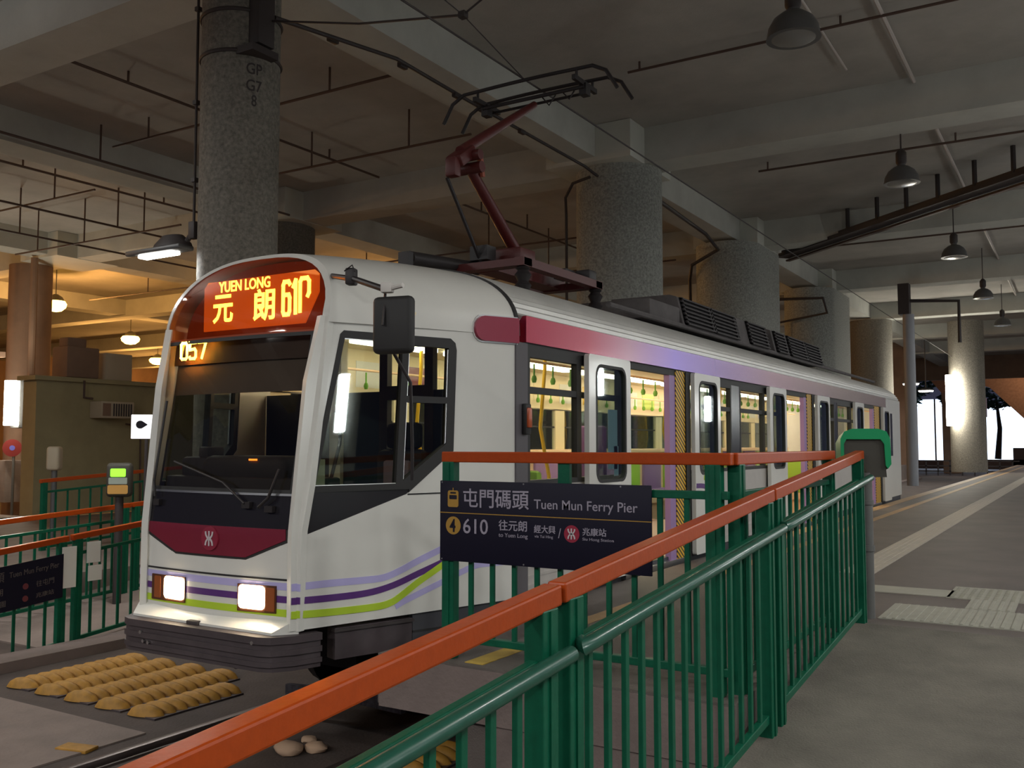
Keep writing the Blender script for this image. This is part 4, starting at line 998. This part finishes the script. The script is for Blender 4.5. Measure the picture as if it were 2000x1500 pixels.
# pantograph
pg = MB().ab((XC - 0.55, 7.35, 2.84), (XC - 0.45, 9.0, 2.92)).ab((XC + 0.45, 7.35, 2.84), (XC + 0.55, 9.0, 2.92)).ab((XC - 0.55, 7.36, 2.845), (XC + 0.55, 7.5, 2.915)).ab((XC - 0.55, 8.85, 2.845), (XC + 0.55, 8.99, 2.915)).ab((XC - 0.12, 7.6, 2.86), (XC + 0.12, 8.95, 2.96)).build('pantograph', pantored, TR, False)
for x in (XC - 0.5, XC + 0.5):
    for y in (7.42, 8.92): MB().lathe([(0.05, 2.60), (0.08, 2.66), (0.05, 2.70), (0.08, 2.76), (0.05, 2.80), (0.07, 2.82), (0.05, 2.84)], (x, y, 0), 12).build('insulator', pantob, pg)
K = Vector((XC, 7.10, 3.85)); HD = Vector((XC, 8.50, 4.80))
MB().tube([(XC, 8.30, 3.02), (XC, 7.28, 3.80)], [0.065, 0.050], 12).build('lower_arm', pantored, pg)
MB().tube([(XC - 0.10, 7.62, 2.98), (XC - 0.08, 7.02, 3.66)], 0.018, 8).build('control_rod', pantob, pg)
kn = MB().box((XC, 7.14, 3.88), (0.18, 0.30, 0.12), 0, 0.03, 2, rx=0.6).box((XC, 7.0, 3.74), (0.12, 0.10, 0.18), 0, 0.02).tube([(XC - 0.14, 7.28, 3.80), (XC + 0.14, 7.28, 3.80)], 0.055, 12).tube([(XC - 0.15, 7.22, 3.90), (XC + 0.16, 7.22, 3.90)], 0.05, 12)
kn.build('knuckle', pantored, pg)
MB().tube([(XC + 0.06, 7.36, 3.94), (XC + 0.06, 7.40, 3.74)], 0.03, 8).build('knuckle_link', mat('pantograph_orange', (0.35, 0.08, 0.04), 0.5), pg)
MB().tube([(XC, 7.12, 3.92), tuple(HD)], [0.055, 0.038], 12).build('upper_arm', pantored, pg)
hdm = MB()
for y in (8.32, 8.68):
    pts = [(XC - 1.05, y, 4.72), (XC - 0.93, y, 4.92), (XC - 0.78, y, 5.0)] + [(XC + u / 10, y, 5.0 + 0.012 * (1 - (u / 7) ** 2)) for u in range(-6, 7, 2)] + [(XC + 0.78, y, 5.0), (XC + 0.93, y, 4.92), (XC + 1.05, y, 4.72)]
    hdm.tube(pts, 0.020, 8)
for x in (-0.6, 0.6): hdm.bar((XC + x, 8.25, 4.90), (XC + x, 8.75, 4.90), 0.04, 0.05).tube([(XC + x, 8.32, 4.9), (XC + x, 8.32, 4.99)], 0.014, 6).tube([(XC + x, 8.68, 4.9), (XC + x, 8.68, 4.99)], 0.014, 6).box((XC + x, 8.5, 4.84), (0.08, 0.10, 0.12))
hdm.tube([(XC - 0.62, 8.45, 4.86), (XC + 0.62, 8.45, 4.86)], 0.022, 8).tube([(XC - 0.62, 8.58, 4.84), (XC + 0.62, 8.58, 4.84)], 0.016, 8)
hdm.tube([(XC + 0.10, 8.5, 4.86), (XC + 0.18, 8.5, 4.76), (XC + 0.26, 8.5, 4.86)], 0.008, 6).tube([(XC + 0.35, 8.5, 4.86), (XC + 0.42, 8.5, 4.78), (XC + 0.48, 8.5, 4.86)], 0.008, 6)
hdm.build('collector_head', pantob, pg)
MB().box((XC + 0.05, 8.0, 3.06), (0.34, 0.30, 0.16), 0, 0.02).box((XC, 8.5, 3.02), (0.3, 0.5, 0.10), 0, 0.02).build('base_casting', pantored, pg)
MB().tube([(XC - 0.28, 6.72, 2.88), (XC - 0.22, 7.75, 2.94)], 0.065, 12).ab((XC - 0.33, 6.62, 2.60), (XC - 0.22, 6.70, 2.92)).box((XC - 0.1, 7.66, 3.06), (0.2, 0.16, 0.14)).build('damper', pantob, pg)
MB().box((XC + 0.45, 8.8, 2.97), (0.18, 0.18, 0.10), 0, 0.02).box((XC + 0.3, 8.6, 2.96), (0.14, 0.2, 0.10)).build('spring_box', pantob, pg)

# ================================================================== DECK FITTINGS
# contact wire and its hangers
tag(MB().tube([(-4.93, -6, 5.03), (-4.93, 60, 5.03)], 0.010, 6).build('contact_wire', iron), 'contact wire the pantograph presses against', 'overhead wire')
sw = MB().tube([(-7.64, 7.38, 5.93), (-6.3, 7.3, 5.55), (-4.93, 7.2, 5.27)], 0.012, 6).tube([(-4.93, 7.2, 5.27), (-3.3, 7.05, 5.9), (-2.0, 7.0, 6.5)], 0.010, 6).box((-4.93, 7.2, 5.27), (0.07, 0.07, 0.06))
sw.tube([(-4.93, 7.2, 5.27), (-4.93, 8.3, 5.04)], 0.006, 6).tube([(-4.93, 7.2, 5.27), (-4.93, 6.2, 5.35)], 0.006, 6)
tag(sw.build('span_wire', iron), 'slack cross-span wire with a clamp above the tram nose', 'overhead wire')
fd_ = MB().tube([(-7.70, 7.47, 6.02), (-7.8, 9.8, 6.40), (-7.88, 12.0, 6.42), (-7.9, 15.6, 6.42), (-7.80, 15.95, 6.30)], 0.028, 8)
for y in (8.6, 10.0, 11.3, 12.0, 13.2): fd_.box((-7.85, y, 6.38 if y > 9 else 6.22), (0.07, 0.16, 0.07), 0, 0.01)
tag(fd_.build('feeder_cable', iron), 'dark feeder cable clipped under the long beam to the broad column', 'cable')
br = thing('wire_bracket', 'dark steel wire bracket strapped high on the slim column', 'bracket', (-7.7, 7.4, 5.7))
MB().ab((-7.80, 7.18, 5.62), (-7.64, 7.42, 6.25), bev=0.01).ab((-7.88, 7.08, 5.50), (-7.62, 7.46, 5.58)).build('bracket_box', iron, br)
MB().lathe([(0.455, 5.53), (0.465, 5.55), (0.455, 5.57)], (-8.17, 7.42, 0), 40).lathe([(0.455, 6.0), (0.465, 6.02), (0.455, 6.04)], (-8.17, 7.42, 0), 40).build('strap', iron, br)
# painted marks on the slim column
mkt = thing('column_marks', 'dark stencilled letters painted on the slim column under the bracket', 'painted marks', (-7.7, 7.4, 5.2))
def fc(u, v, t):
    a = math.radians(-48) + u / 0.44; return Vector((-8.17 + (0.443 - t) * math.cos(a), 7.42 + (0.443 - t) * math.sin(a), v))
for s, z in (('GP', 5.36), ('G7', 5.17), ('8', 5.00)):
    text('lettering', s, (0.10 if s != '8' else 0.16, z - 0.065, 0.28 if s != '8' else 0.22, z + 0.065), fc, iron, mkt, 0.01, 0.0015)
# conduit and lamp on the slim column
cd = MB().tube([(-8.58, 7.14, CZ), (-8.58, 7.14, 3.62)], 0.016, 8).box((-8.58, 7.14, 3.62), (0.10, 0.08, 0.20), 0, 0.01)
for z in (6.2, 5.1, 4.2): cd.box((-8.58, 7.14, z), (0.06, 0.06, 0.05))
tag(cd.build('conduit', iron), 'thin dark conduit running down the left of the slim column', 'conduit')

def tube_lamp(name, label, loc, L, axis, power, grp=None, col=(0.98, 0.98, 0.96), body=lampgrey, up=0.0):
    t = thing(name, label, 'lamp', loc, grp)
    x, y, z = loc
    sx, sy = (L, 0.22) if axis == 'X' else (0.22, L)
    MB().ab((x - sx / 2, y - sy / 2, z), (x + sx / 2, y + sy / 2, z + 0.06), bev=0.02).build('lamp_body', body, t)
    k = 0.62
    MB().ab((x - sx * k / 2, y - sy * k / 2, z - 0.035), (x + sx * k / 2, y + sy * k / 2, z + 0.002), bev=0.015).build('lamp_tube', tubem, t)
    area('lamp_light', (0, 0, -0.06), sx * 0.8, sy * 0.8, power, col, t)
    if up: area('lamp_light', (0, 0, 0.12), sx * 0.8, sy * 0.8, power * up, col, t, (PI, 0, 0))  # added upward light that brightens the soffit
    return t
l1 = tube_lamp('column_lamp', 'lit fluorescent lamp on an arm at the left of the slim column', (-9.12, 7.1, 3.40), 0.95, 'X', 30)
MB().tube([(-8.75, 7.15, 3.46), (-8.58, 7.14, 3.62)], 0.03, 8).lathe([(0.0, 3.62), (0.16, 3.60), (0.28, 3.50), (0.30, 3.46)], (-8.95, 7.15, 0.0), 16, 1, 0.5).build('lamp_arm', iron, l1)
# added fluorescents, unseen right of the frame: even fill for platform, tram side, soffit
uptube = mat('upright_tube', (1, 1, 1), 0.4, emit=(0.95, 1.0, 0.97), estr=45)
GL = 'added fill lamps over the platform'
for k, y in enumerate((-8.0, -2.0, 4.0, 10.5, 16.0+3, 28.0, 36.5, 45.5, 55.0)):
    t = tube_lamp('platform_fill_lamp', 'added unseen fill lamp over the platform, lighting the tram side', (5.4, y, 5.9), 1.5, 'Y', TUBE_W, GL, up=0.35)
    MB().tube([(5.4, y, 5.96), (5.4, y, 6.9)], 0.012, 6).tube([(5.4, y, 6.9), (5.4, y, CZ)], 0.012, 6).build('lamp_rod', iron, t)
for k, (x, y) in enumerate(((-1.5, -7.0), (-6.0, -7.0), (-12.5, -5.0), (-12.5, 3.2))):  # added unseen lamps that fill light on the tram front and left side
    t = tube_lamp('track_fill_lamp', ('added unseen fill lamp behind the viewer over the ramp', 'added unseen fill lamp behind the viewer over the tram track', 'added unseen fill lamp behind the viewer over the left platform', 'added unseen fill lamp over the near left platform')[k], (x, y, 5.9), 1.5, 'X', TUBE_W * (1.5 if k < 3 else 0.6), 'added fill lamps over the tracks', up=0.35)
    MB().tube([(x, y, 5.96), (x, y, CZ)], 0.012, 6).build('lamp_rod', iron, t)
# columns of the next row to the right (outside the frame) carry upright tube lamps; the tram glass and paint mirror them
for k, (y, zt_) in enumerate(((6.2, 2.2), (16.2, 2.2), (26.3, 3.2), (36.0, 2.6))):
    tag(MB().lathe([(0.40, 0.0 if y > RY else rz(y) - 0.02), (0.40, 6.59)], (6.3, y, 0), 28).build('concrete_column', colc), 'round column to the right of the platform, outside the photo', 'column', 'columns right of the platform', 'structure')
    t = thing('wall_lamp', 'upright tube lamp on a column right of the platform, outside the photo', 'lamp', (5.85, y, zt_), 'upright tube lamps right of the platform')
    MB().ab((5.82, y - 0.10, zt_ - 0.55), (5.92, y + 0.10, zt_ + 0.55), bev=0.02).build('lamp_body', lampgrey, t)
    MB().tube([(5.74, y, zt_ - 0.49), (5.74, y, zt_ + 0.49)], 0.09, 14).build('lamp_tube', uptube, t)
# small far lamps
for k, (y, z, lab) in enumerate(((50.4, 4.2, 'nearest of three small bright lamps beside the far columns'), (55.5, 4.1, 'middle of three small bright lamps beside the far columns'), (68.0, 4.15, 'farthest small bright lamp beside the far brown column'))):
    t = thing('far_lamp', lab, 'lamp', (-7.4, y, z), 'small far lamps')
    MB().lathe([(0.0, 0.0), (0.40, 0.02), (0.42, 0.08), (0.2, 0.16), (0.0, 0.18)], (-7.4, y, z), 18).tube([(-7.4, y, z + 0.15), (-7.4, y, CZ - 0.01)], 0.03, 6).build('lamp_body', lampgrey, t)
    MB().lathe([(0.0, -0.05), (0.36, -0.04), (0.38, 0.015), (0.0, 0.02)], (-7.4, y, z), 18).build('lamp_tube', tubem, t)
    area('lamp_light', (0, 0, -0.08), 0.6, 0.6, 45, (1, 0.97, 0.92), t)
pl_ = thing('lamp_pole', 'slender grey pole standing just past the tram tail', 'pole', (-4.35, 29.5, 0))
MB().tube([(-4.35, 29.5, 0), (-4.35, 29.5, 5.0)], 0.16, 16).build('pole', mat('light_grey_pole', (0.32, 0.33, 0.36), 0.5), pl_)
MB().ab((-4.6, 29.3, 5.0), (-4.3, 29.7, 5.9)).tube([(-4.3, 29.5, 5.4), (-3.0, 29.5, 5.3), (-3.0, 29.5, 4.1)], 0.05, 8).build('bracket', iron, pl_)
# tube lamp on the left-edge column, and the bright one on the far brown column
t = thing('wall_lamp', 'glaring upright tube lamp on the pale column at the left edge', 'lamp', (-25.35, 15.1, 2.3))
MB().ab((-25.6, 15.15, 1.65), (-25.2, 15.55, 2.98), bev=0.03).build('lamp_body', lampgrey, t)
MB().tube([(-25.30, 15.0, 1.72), (-25.30, 15.0, 2.95)], 0.19, 16).build('lamp_tube', mat('bright_tube', (1, 1, 1), 0.4, emit=(1.0, 0.94, 0.78), estr=18), t)
point('lamp_light', (0.6, -0.8, 0), 90, (1.0, 0.92, 0.75), 0.2, t)
t = thing('wall_lamp', 'glaring upright tube lamp on the far brown column', 'lamp', (-4.9, 44.6, 3.0))
MB().tube([(-4.95, 44.7, 2.0), (-4.95, 44.7, 4.2)], 0.22, 16).build('lamp_tube', mat('bright_tube', (1, 1, 1), 0.4), t)
point('lamp_light', (-0.2, -0.9, 0), 120, (1.0, 0.96, 0.85), 0.3, t)

# high-bay lamps, unlit, over the platform
def highbay(x, y, z):
    t = thing('high_bay_lamp', '', 'lamp', (x, y, z), 'unlit dome lamps over the platform')
    MB().lathe([(0.30, 0.0), (0.292, 0.02), (0.275, 0.12), (0.22, 0.22), (0.13, 0.29), (0.07, 0.31), (0.065, 0.36)], (x, y, z), 28).build('lamp_shade', lampgrey, t)
    MB().lathe([(0.0, -0.015), (0.20, -0.01), (0.285, 0.012), (0.0, 0.02)], (x, y, z), 24).build('lamp_glass', mat('unlit_lamp_glass', (0.22, 0.22, 0.21), 0.25), t)
    MB().lathe([(0.07, 0.34), (0.09, 0.38), (0.09, 0.54), (0.05, 0.60), (0.02, 0.62)], (x, y, z), 16).tube([(x, y, z + 0.6), (x, y, CZ)], 0.014, 6).build('lamp_holder', iron, t)
    return t
hb = highbay(-2.65, 10.4, 5.72)
hb['label'] = 'largest unlit dome lamp, hanging at the top of the photo'
for y, lab in ((17.3, 'second dome lamp down the row, in front of the cable tray'), (24.9, 'third dome lamp down the row, below the cable tray'), (32.4, 'fourth dome lamp down the row, small and dark'), (40.2, 'fifth and farthest dome lamp down the row')):
    place(hb, (-2.6, y, 5.72), lab)
for x, y, z, lab in ((-12.9, 12.1, 5.35, 'dome lamp half hidden behind the slim column'), (-10.5, 21.5, 5.6, 'dome lamp seen low between the pantograph and the broad column')):
    h2 = highbay(x, y, z); h2['label'] = lab; h2['group'] = 'unlit dome lamps over the tracks'

# cable tray slung on hangers
A_, B_ = Vector((-7.35, 27.1, 6.62)), Vector((0.6, 20.0, 6.62))
t = thing('cable_tray', 'dark cable tray slung on hanger rods across the platform roof', 'cable tray', (-4, 23.5, 6.62))
MB().bar(A_, B_, 0.42, 0.10).bar(A_ + Vector((0, 0, 0.12)), B_ + Vector((0, 0, 0.12)), 0.05, 0.10).build('tray', iron, t, False)
MB().bar(A_ + Vector((0.1, 0.2, -0.10)), B_ + Vector((0.1, 0.2, -0.10)), 0.12, 0.05).build('tray_cable', pipem, t, False)
for f_ in (0.085, 0.183, 0.283, 0.391, 0.489, 0.586, 0.689, 0.787, 0.885, 0.98):
    p = A_.lerp(B_, f_)
    MB().tube([p, (p.x, p.y, CZ)], 0.055, 6).build('hanger_rod', iron, t)
# pipes and conduits
def pipe(pts, r, m, label, hang=(), nm='pipe', cat='pipe', grp=None):
    b_ = MB().tube(pts, r, 8)
    for h in hang: b_.tube([h, (h[0], h[1], CZ - 0.004)], r * 0.8, 6)
    return tag(b_.build(nm, m), label, cat, grp)
pipe([(-6.1, 13.6, 7.16), (-0.4, 13.6, 7.16)], 0.022, pipem, 'sprinkler pipe crossing above the platform behind the largest dome lamp', [(-5.9, 13.6, 7.16), (-2.8, 13.6, 7.16)])
pipe([(-5.9, 20.0, 7.12), (0.5, 20.0, 7.12)], 0.024, pipem, 'second sprinkler pipe crossing the platform roof', [(-5.7, 20, 7.12), (-2.0, 20, 7.12)])
pipe([(-6.3, 28.8, 7.12), (0.5, 28.8, 7.12)], 0.024, pipem, 'third sprinkler pipe crossing the platform roof, beyond the tray')
pipe([(-2.25, 8.0, 7.2), (-2.25, 16.5, 7.2)], 0.034, pipel, 'long pale conduit down the platform roof, nearest stretch')
pipe([(-2.25, 17.4, 7.2), (-2.25, 25.3, 7.2)], 0.034, pipel, 'long pale conduit down the platform roof, middle stretch')
pipe([(-2.25, 26.1, 7.2), (-2.25, 60, 7.2)], 0.034, pipel, 'long pale conduit down the platform roof, farthest stretch')
pipe([(-3.1, 9.0, 7.2), (-3.1, 15.4, 7.2)], 0.020, pipel, 'short pale conduit beside the largest dome lamp')
for i, (x0, x1, y, z) in enumerate(((-15.8, -8.9, 11.2, 6.9), (-15.8, -9.0, 13.4, 6.6), (-24.5, -18, 9.6, 6.9), (-24.5, -17.5, 12.0, 6.5), (-24, -17.5, 14.2, 6.2), (-30, -9, 20.5, 6.3), (-28, -9, 23.0, 6.0))):
    pipe([(x0, y, z), (x1, y, z)], 0.024, pipem, ('upper crossing pipe left of the broad column', 'lower crossing pipe left of the broad column', 'highest brown pipe at the upper left', 'second brown pipe at the upper left', 'lowest brown pipe at the upper left', 'far crossing pipe seen behind the pantograph arm', 'farthest crossing pipe low behind the pantograph')[i],
         [(x0 + (x1 - x0) * f, y, z) for f in (0.15, 0.45, 0.8)])
for i, (x, y0, y1, z) in enumerate(((-17.6, 5, 16, 6.62), (-15.9, 6, 16, 6.60), (-19.5, 6, 16, 6.35), (-13.2, 8, 16, 7.1), (-21.5, 9, 28, 6.2), (-12.5, 17.6, 25, 6.9))):
    pipe([(x, y0, z), (x, y1, z)], 0.026, pipem, ('dark pipe clipped under the pale back beam', 'brown pipe just inside the pale back beam', 'long brown pipe with drops at the upper left', 'pipe on the soffit left of the slim column', 'long brown pipe over the orange-lit yard', 'pipe on the soffit behind the pantograph')[i], [(x, y0 + (y1 - y0) * f, z) for f in (0.2, 0.5, 0.8)])
pipe([(-7.95, 15.92, 6.30), (-8.35, 15.98, 6.25), (-8.62, 16.18, 6.05), (-8.70, 16.36, 5.75), (-8.70, 16.38, -0.8)], 0.03, iron, 'dark downpipe on the left edge of the broad column')
pipe([(-7.6, 17.9, 6.40), (-7.9, 22.2, 6.40), (-8.1, 23.7, 6.3), (-8.9, 23.9, 6.0), (-9.15, 24.4, 5.7), (-9.15, 24.6, 0)], 0.045, iron, 'looping dark downpipe left of the second broad column')
pipe([(-9.0, 32.4, 6.2), (-7.4, 32.2, 6.1), (-7.3, 32.3, 5.6), (-9.0, 32.5, 5.4), (-9.0, 32.6, 0)], 0.05, iron, 'dark pipe loop on the third column')

# ------------------------------------------------------------------ left yard: sodium lamps, tanks, air conditioner
for k, (x, y, lab) in enumerate(((-30.6, 19.6, 'nearest and largest glowing orange sodium lamp'), (-37.7, 27.9, 'second glowing orange sodium lamp'), (-46.0, 35.9, 'third orange lamp, at the edge of the tram nose'), (-54.0, 43.5, 'orange lamp seen through the tram windscreen corner'))):
    z = 6.15
    t = thing('sodium_lamp', lab, 'lamp', (x, y, z), 'orange sodium lamps over the yard')
    MB().lathe([(0.30, 0.02), (0.22, 0.18), (0.08, 0.28)], (x, y, z), 20).tube([(x, y, z + 0.28), (x, y, CZ)], 0.02, 6).build('lamp_shade', lampgrey, t)
    MB().lathe([(0.0, -0.34), (0.20, -0.30), (0.33, -0.18), (0.36, -0.06), (0.30, 0.04), (0.0, 0.06)], (x, y, z), 20, 1 + 0.15 * k, 1 + 0.15 * k).build('lamp_bulb', sodm, t)  # bulb drawn oversized to take in the glow around the lamp
    point('lamp_light', (0, 0, -0.6), SOD_W * 2.2, (1.0, 0.48, 0.13), 0.25, t)
for k, (x, y) in enumerate(((-26, 4), (-34, 10), (-22, 26))):
    t = thing('sodium_lamp', ('sodium lamp beyond the left photo edge, near', 'sodium lamp beyond the left photo edge, far', 'sodium lamp behind the olive wall')[k], 'lamp', (x, y, 6.0), 'orange sodium lamps over the yard')
    MB().lathe([(0.30, 0.02), (0.22, 0.18), (0.08, 0.28)], (x, y, 6.0), 20).tube([(x, y, 6.28), (x, y, CZ)], 0.02, 6).build('lamp_shade', lampgrey, t)
    MB().lathe([(0.0, -0.10), (0.25, -0.02), (0.0, 0.04)], (x, y, 6.0), 20).build('lamp_bulb', sodm, t)
    point('lamp_light', (0, 0, -0.3), SOD_W * 1.3, (1.0, 0.48, 0.13), 0.25, t)
tag(MB().ab((-20.85, 13.3, 2.765), (-20.25, 14.15, 3.50), bev=0.04).ab((-20.75, 13.4, 3.50), (-20.4, 13.9, 3.72), bev=0.03).build('water_tank', wallb), 'brown tank standing on the olive wall', 'tank')
tag(MB().ab((-20.85, 14.35, 2.765), (-20.3, 15.1, 3.42), bev=0.02).build('equipment_box', acm), 'pale equipment box on the olive wall beside the brown tank', 'box')
ac = thing('air_conditioner', 'window air conditioner jutting from the olive wall', 'air conditioner', (-20.1, 14.4, 2.0))
MB().ab((-20.3, 13.95, 1.82), (-19.85, 14.85, 2.22), bev=0.02).build('casing', acm, ac)
g_ = MB()
for k in range(8): g_.ab((-19.85, 14.27 + k * 0.068, 1.87), (-19.835, 14.30 + k * 0.068, 2.17))
g_.build('grille', iron, ac, False)
MB().ab((-20.0, 13.99, 1.87), (-19.84, 14.20, 2.17)).build('vent', wallb, ac, False)
tag(MB().tube([(-20.16, 13.7, 2.7), (-20.16, 13.7, 2.3), (-20.16, 13.93, 2.28)], 0.03, 6).tube([(-20.20, 14.88, 1.7), (-20.20, 15.3, 1.65), (-20.20, 15.35, -0.45)], 0.025, 6).build('drain_pipe', pipem), 'thin pipes round the air conditioner', 'pipe')
nb = thing('notice_board', 'small white board with a dark mark, seen at the tram left edge', 'sign', (-12.0, 9.15, 1.46))
MB().box((-12.0, 9.15, 1.46), (0.36, 0.03, 0.36), math.radians(40), 0.01).build('board', litpaper, nb)
fnb = lambda u, v, t: Vector((-12.0, 9.15, 1.46)) + Matrix.Rotation(math.radians(40), 3, 'Z') @ Vector((u, -0.017 + t, v))
skin('mark', [circ(-0.05, 0.03, 0.06, 16)], fnb, black, nb, 0.002, 0, 0)
skin('mark', [[(-0.03, 0.09), (0.06, 0.03), (-0.03, -0.03)]], lambda u, v, t: fnb(u, v, t - 0.001), black, nb, 0.002, 0, 0)
MB().tube([(-12.0, 9.2, 0), (-12.0, 9.2, 1.5)], 0.025, 8).build('stand', iron, nb)
rs = thing('round_sign', 'red round sign with a blue centre on the left-edge column', 'sign', (-25.2, 15.0, 1.1))
MB().tube([(-25.22, 15.06, 0.9), (-25.22, 15.06, GZ)], 0.04, 8).build('sign_post', lampgrey, rs)
frs = lambda u, v, t: Vector((-25.2, 15.0, 1.1)) + Matrix.Rotation(math.radians(58), 3, 'Z') @ Vector((u, t, v))
skin('disc', [circ(0, 0, 0.24)], frs, redsign, rs, 0.02, 0, 0)
skin('centre', [circ(0, 0, 0.07, 16)], lambda u, v, t: frs(u, v, t - 0.004), blues, rs, 0.004, 0, 0)
MB().ab((-26.4, 15.0, -0.4), (-25.5, 15.6, 0.75)).build('floor_cabinet', slabm).name = 'utility_cabinet'
tag(bpy.data.objects['utility_cabinet'], 'pale cabinet standing under the red round sign', 'cabinet')
tag(MB().tube([(-26.3, 14.6, -0.4), (-26.3, 14.6, 6.6)], 0.09, 10).tube([(-26.9, 14.9, -0.4), (-26.9, 14.9, 6.6)], 0.07, 10).tube([(-25.9, 15.9, -0.4), (-25.9, 15.9, 6.6)], 0.10, 10).ab((-26.4, 14.4, 3.6), (-25.5, 14.9, 3.75)).build('drain_pipe', wallb), 'cluster of brown drainpipes in front of the left-edge column', 'pipe')

# ------------------------------------------------------------------ far right: open end of the station
fb = thing('glow_backdrop', 'added stand-in for floodlit outdoors, white-blue frontage seen through the left opening', 'backdrop', (-12, 92, 0))
MB().ab((-14.2, 91, -0.2), (-9.6, 96, 5.2)).build('glow', outglow, fb, False)  # glowing block added in place of the floodlit ground beyond
mb = MB().ab((-14.4, 90.9, -0.9), (-9.4, 96, -0.2))
for x in (-13, -11.5, -10.2): mb.ab((x, 90.8, -0.2), (x + 0.12, 91, 5.2))
mb.build('base_wall', wallb, fb, False)
fb = thing('glow_backdrop', 'added stand-in for floodlit outdoors, white-blue frontage seen through the right opening', 'backdrop', (-6, 92, 0))
MB().ab((-8.3, 91, -0.1), (-5.4, 96, 4.6)).ab((-5.4, 91, 0.9), (-1, 96, 4.6)).build('glow', outglow, fb, False)
MB().ab((-8.4, 90.9, -0.9), (-1, 96, -0.1)).ab((-5.4, 90.9, -0.9), (-1, 96, 0.9)).build('base_wall', wallb, fb, False)
def tree(x, y, z, r, n, label):
    t = thing('tree', label, 'tree', (x, y, 0), 'dark trees in front of the lit frontages')
    MB().tube([(x, y, 0), (x + 0.2, y, z * 0.5), (x, y, z)], [0.25, 0.18, 0.08], 8).build('trunk', bark, t)
    m_ = MB()
    for k in range(n):
        a = random.uniform(0, 2 * PI); b_ = random.uniform(-1, 1); q = r * random.uniform(0.4, 1) ** 0.5
        c_ = Vector((x + q * math.cos(a) * math.sqrt(1 - b_ * b_), y + 0.6 * q * math.sin(a) * math.sqrt(1 - b_ * b_), z + 0.8 * q * b_))
        s_ = random.uniform(0.14, 0.34); M = Matrix.Rotation(random.uniform(0, 6), 3, 'X') @ Matrix.Rotation(random.uniform(0, 6), 3, 'Y')
        vs = [m_.bm.verts.new(c_ + M @ Vector(p) * s_) for p in ((-1, 0, 0), (0, -0.45, 0.1), (1, 0, 0), (0, 0.45, 0.1))]
        m_.bm.faces.new(vs)
    m_.build('foliage', leafm, t, False)
tree(-12.4, 84, 6.9, 2.4, 1100, 'dark tree filling the top of the left opening')
tree(-14.9, 80, 3.2, 1.3, 300, 'low dark bush at the left of the left opening')
tree(-13.4, 88.5, 5.3, 1.3, 300, 'round dark crown low in the left opening')
tree(-9.9, 87, 5.0, 0.8, 110, 'thin leafy branches near the far brown column')
tree(-6.2, 86, 5.0, 1.3, 380, 'dark tree over the right opening')
tree(-8.3, 83.5, 4.6, 0.8, 160, 'leafy branches left in the right opening')
st = thing('stair_flight', 'brown stair flight descending to the right across the far opening', 'staircase', (-8, 79, 0))
m_ = MB(); m_.prism([(-12.4, 9.6), (-10.6, 9.6), (-10.2, 7.0), (-8.6, 4.6), (-3.0, 0.9), (2, -0.9), (2, 9.6)][::-1] if False else [(-11.8, 9.8), (-10.4, 6.6), (-8.9, 4.6), (-8.2, 4.6), (-8.2, 9.8)], lambda u, v, t: Vector((u, t, v)), 77.5, 79.5)
m_.prism([(-8.2, 9.8), (-8.2, 6.2), (-6.0, 5.4), (-3.4, 2.6), (2, -0.4), (2, 9.8)], lambda u, v, t: Vector((u, t, v)), 77.5, 79.5)
t = None; point('stair_fill_light', (-3, 74.8, 6.2), 110, (1, 0.75, 0.5), 0.3)  # added fill light on the stair flight, no lamp fitting here
m_.build('stair_side', mat('red_brown_render', (0.30, 0.15, 0.085), 0.85, var=0.2), st, False)
tag(MB().ab((-9.1, 76.2, GZ), (-7.9, 77.4, 5.0)).build('gate_pier', wallb), 'far brown pier at the foot of the stair flight', 'pier')
tag(MB().ab((-7.90, 77.1, 3.2), (-6.2, 77.45, 4.6)).ab((-6.4, 77.2, GZ), (-6.3, 77.3, 3.2)).build('white_signboard', mat('pale_violet_board', (0.40, 0.34, 0.50), 0.7)), 'pale violet board above the right opening', 'sign')
tag(MB().ab((-20, 72.0, CZ - 1.6), (14, 72.4, CZ + 0.3)).build('fascia', wallb), 'dark fascia closing the far end of the deck', 'fascia', None, 'structure')
rlg = MB()
for z in (0.25, 0.6, 0.95): rlg.ab((-20, 70, z - 0.9), (-3.8, 70.1, z - 0.82))
for k in range(22): rlg.ab((-20 + k * 0.75, 70, -0.9), (-19.92 + k * 0.75, 70.1, 0.1))
tag(rlg.build('far_railing', iron), 'low dark railing across the far track end', 'railing')
for k in range(6):
    x, y = ((-7.9, 73), (-7.3, 72.5), (-6.5, 74), (-4.2, 60), (-3.6, 66), (-5.4, 70))[k]
    tag(MB().lathe([(0.0, -0.4), (0.18, -0.4), (0.22, 0.5), (0.28, 1.0), (0.10, 1.15), (0.12, 1.3), (0.0, 1.42)], (x, y, 0), 10).build('bystander', iron), 'x', 'bollard') if False else None
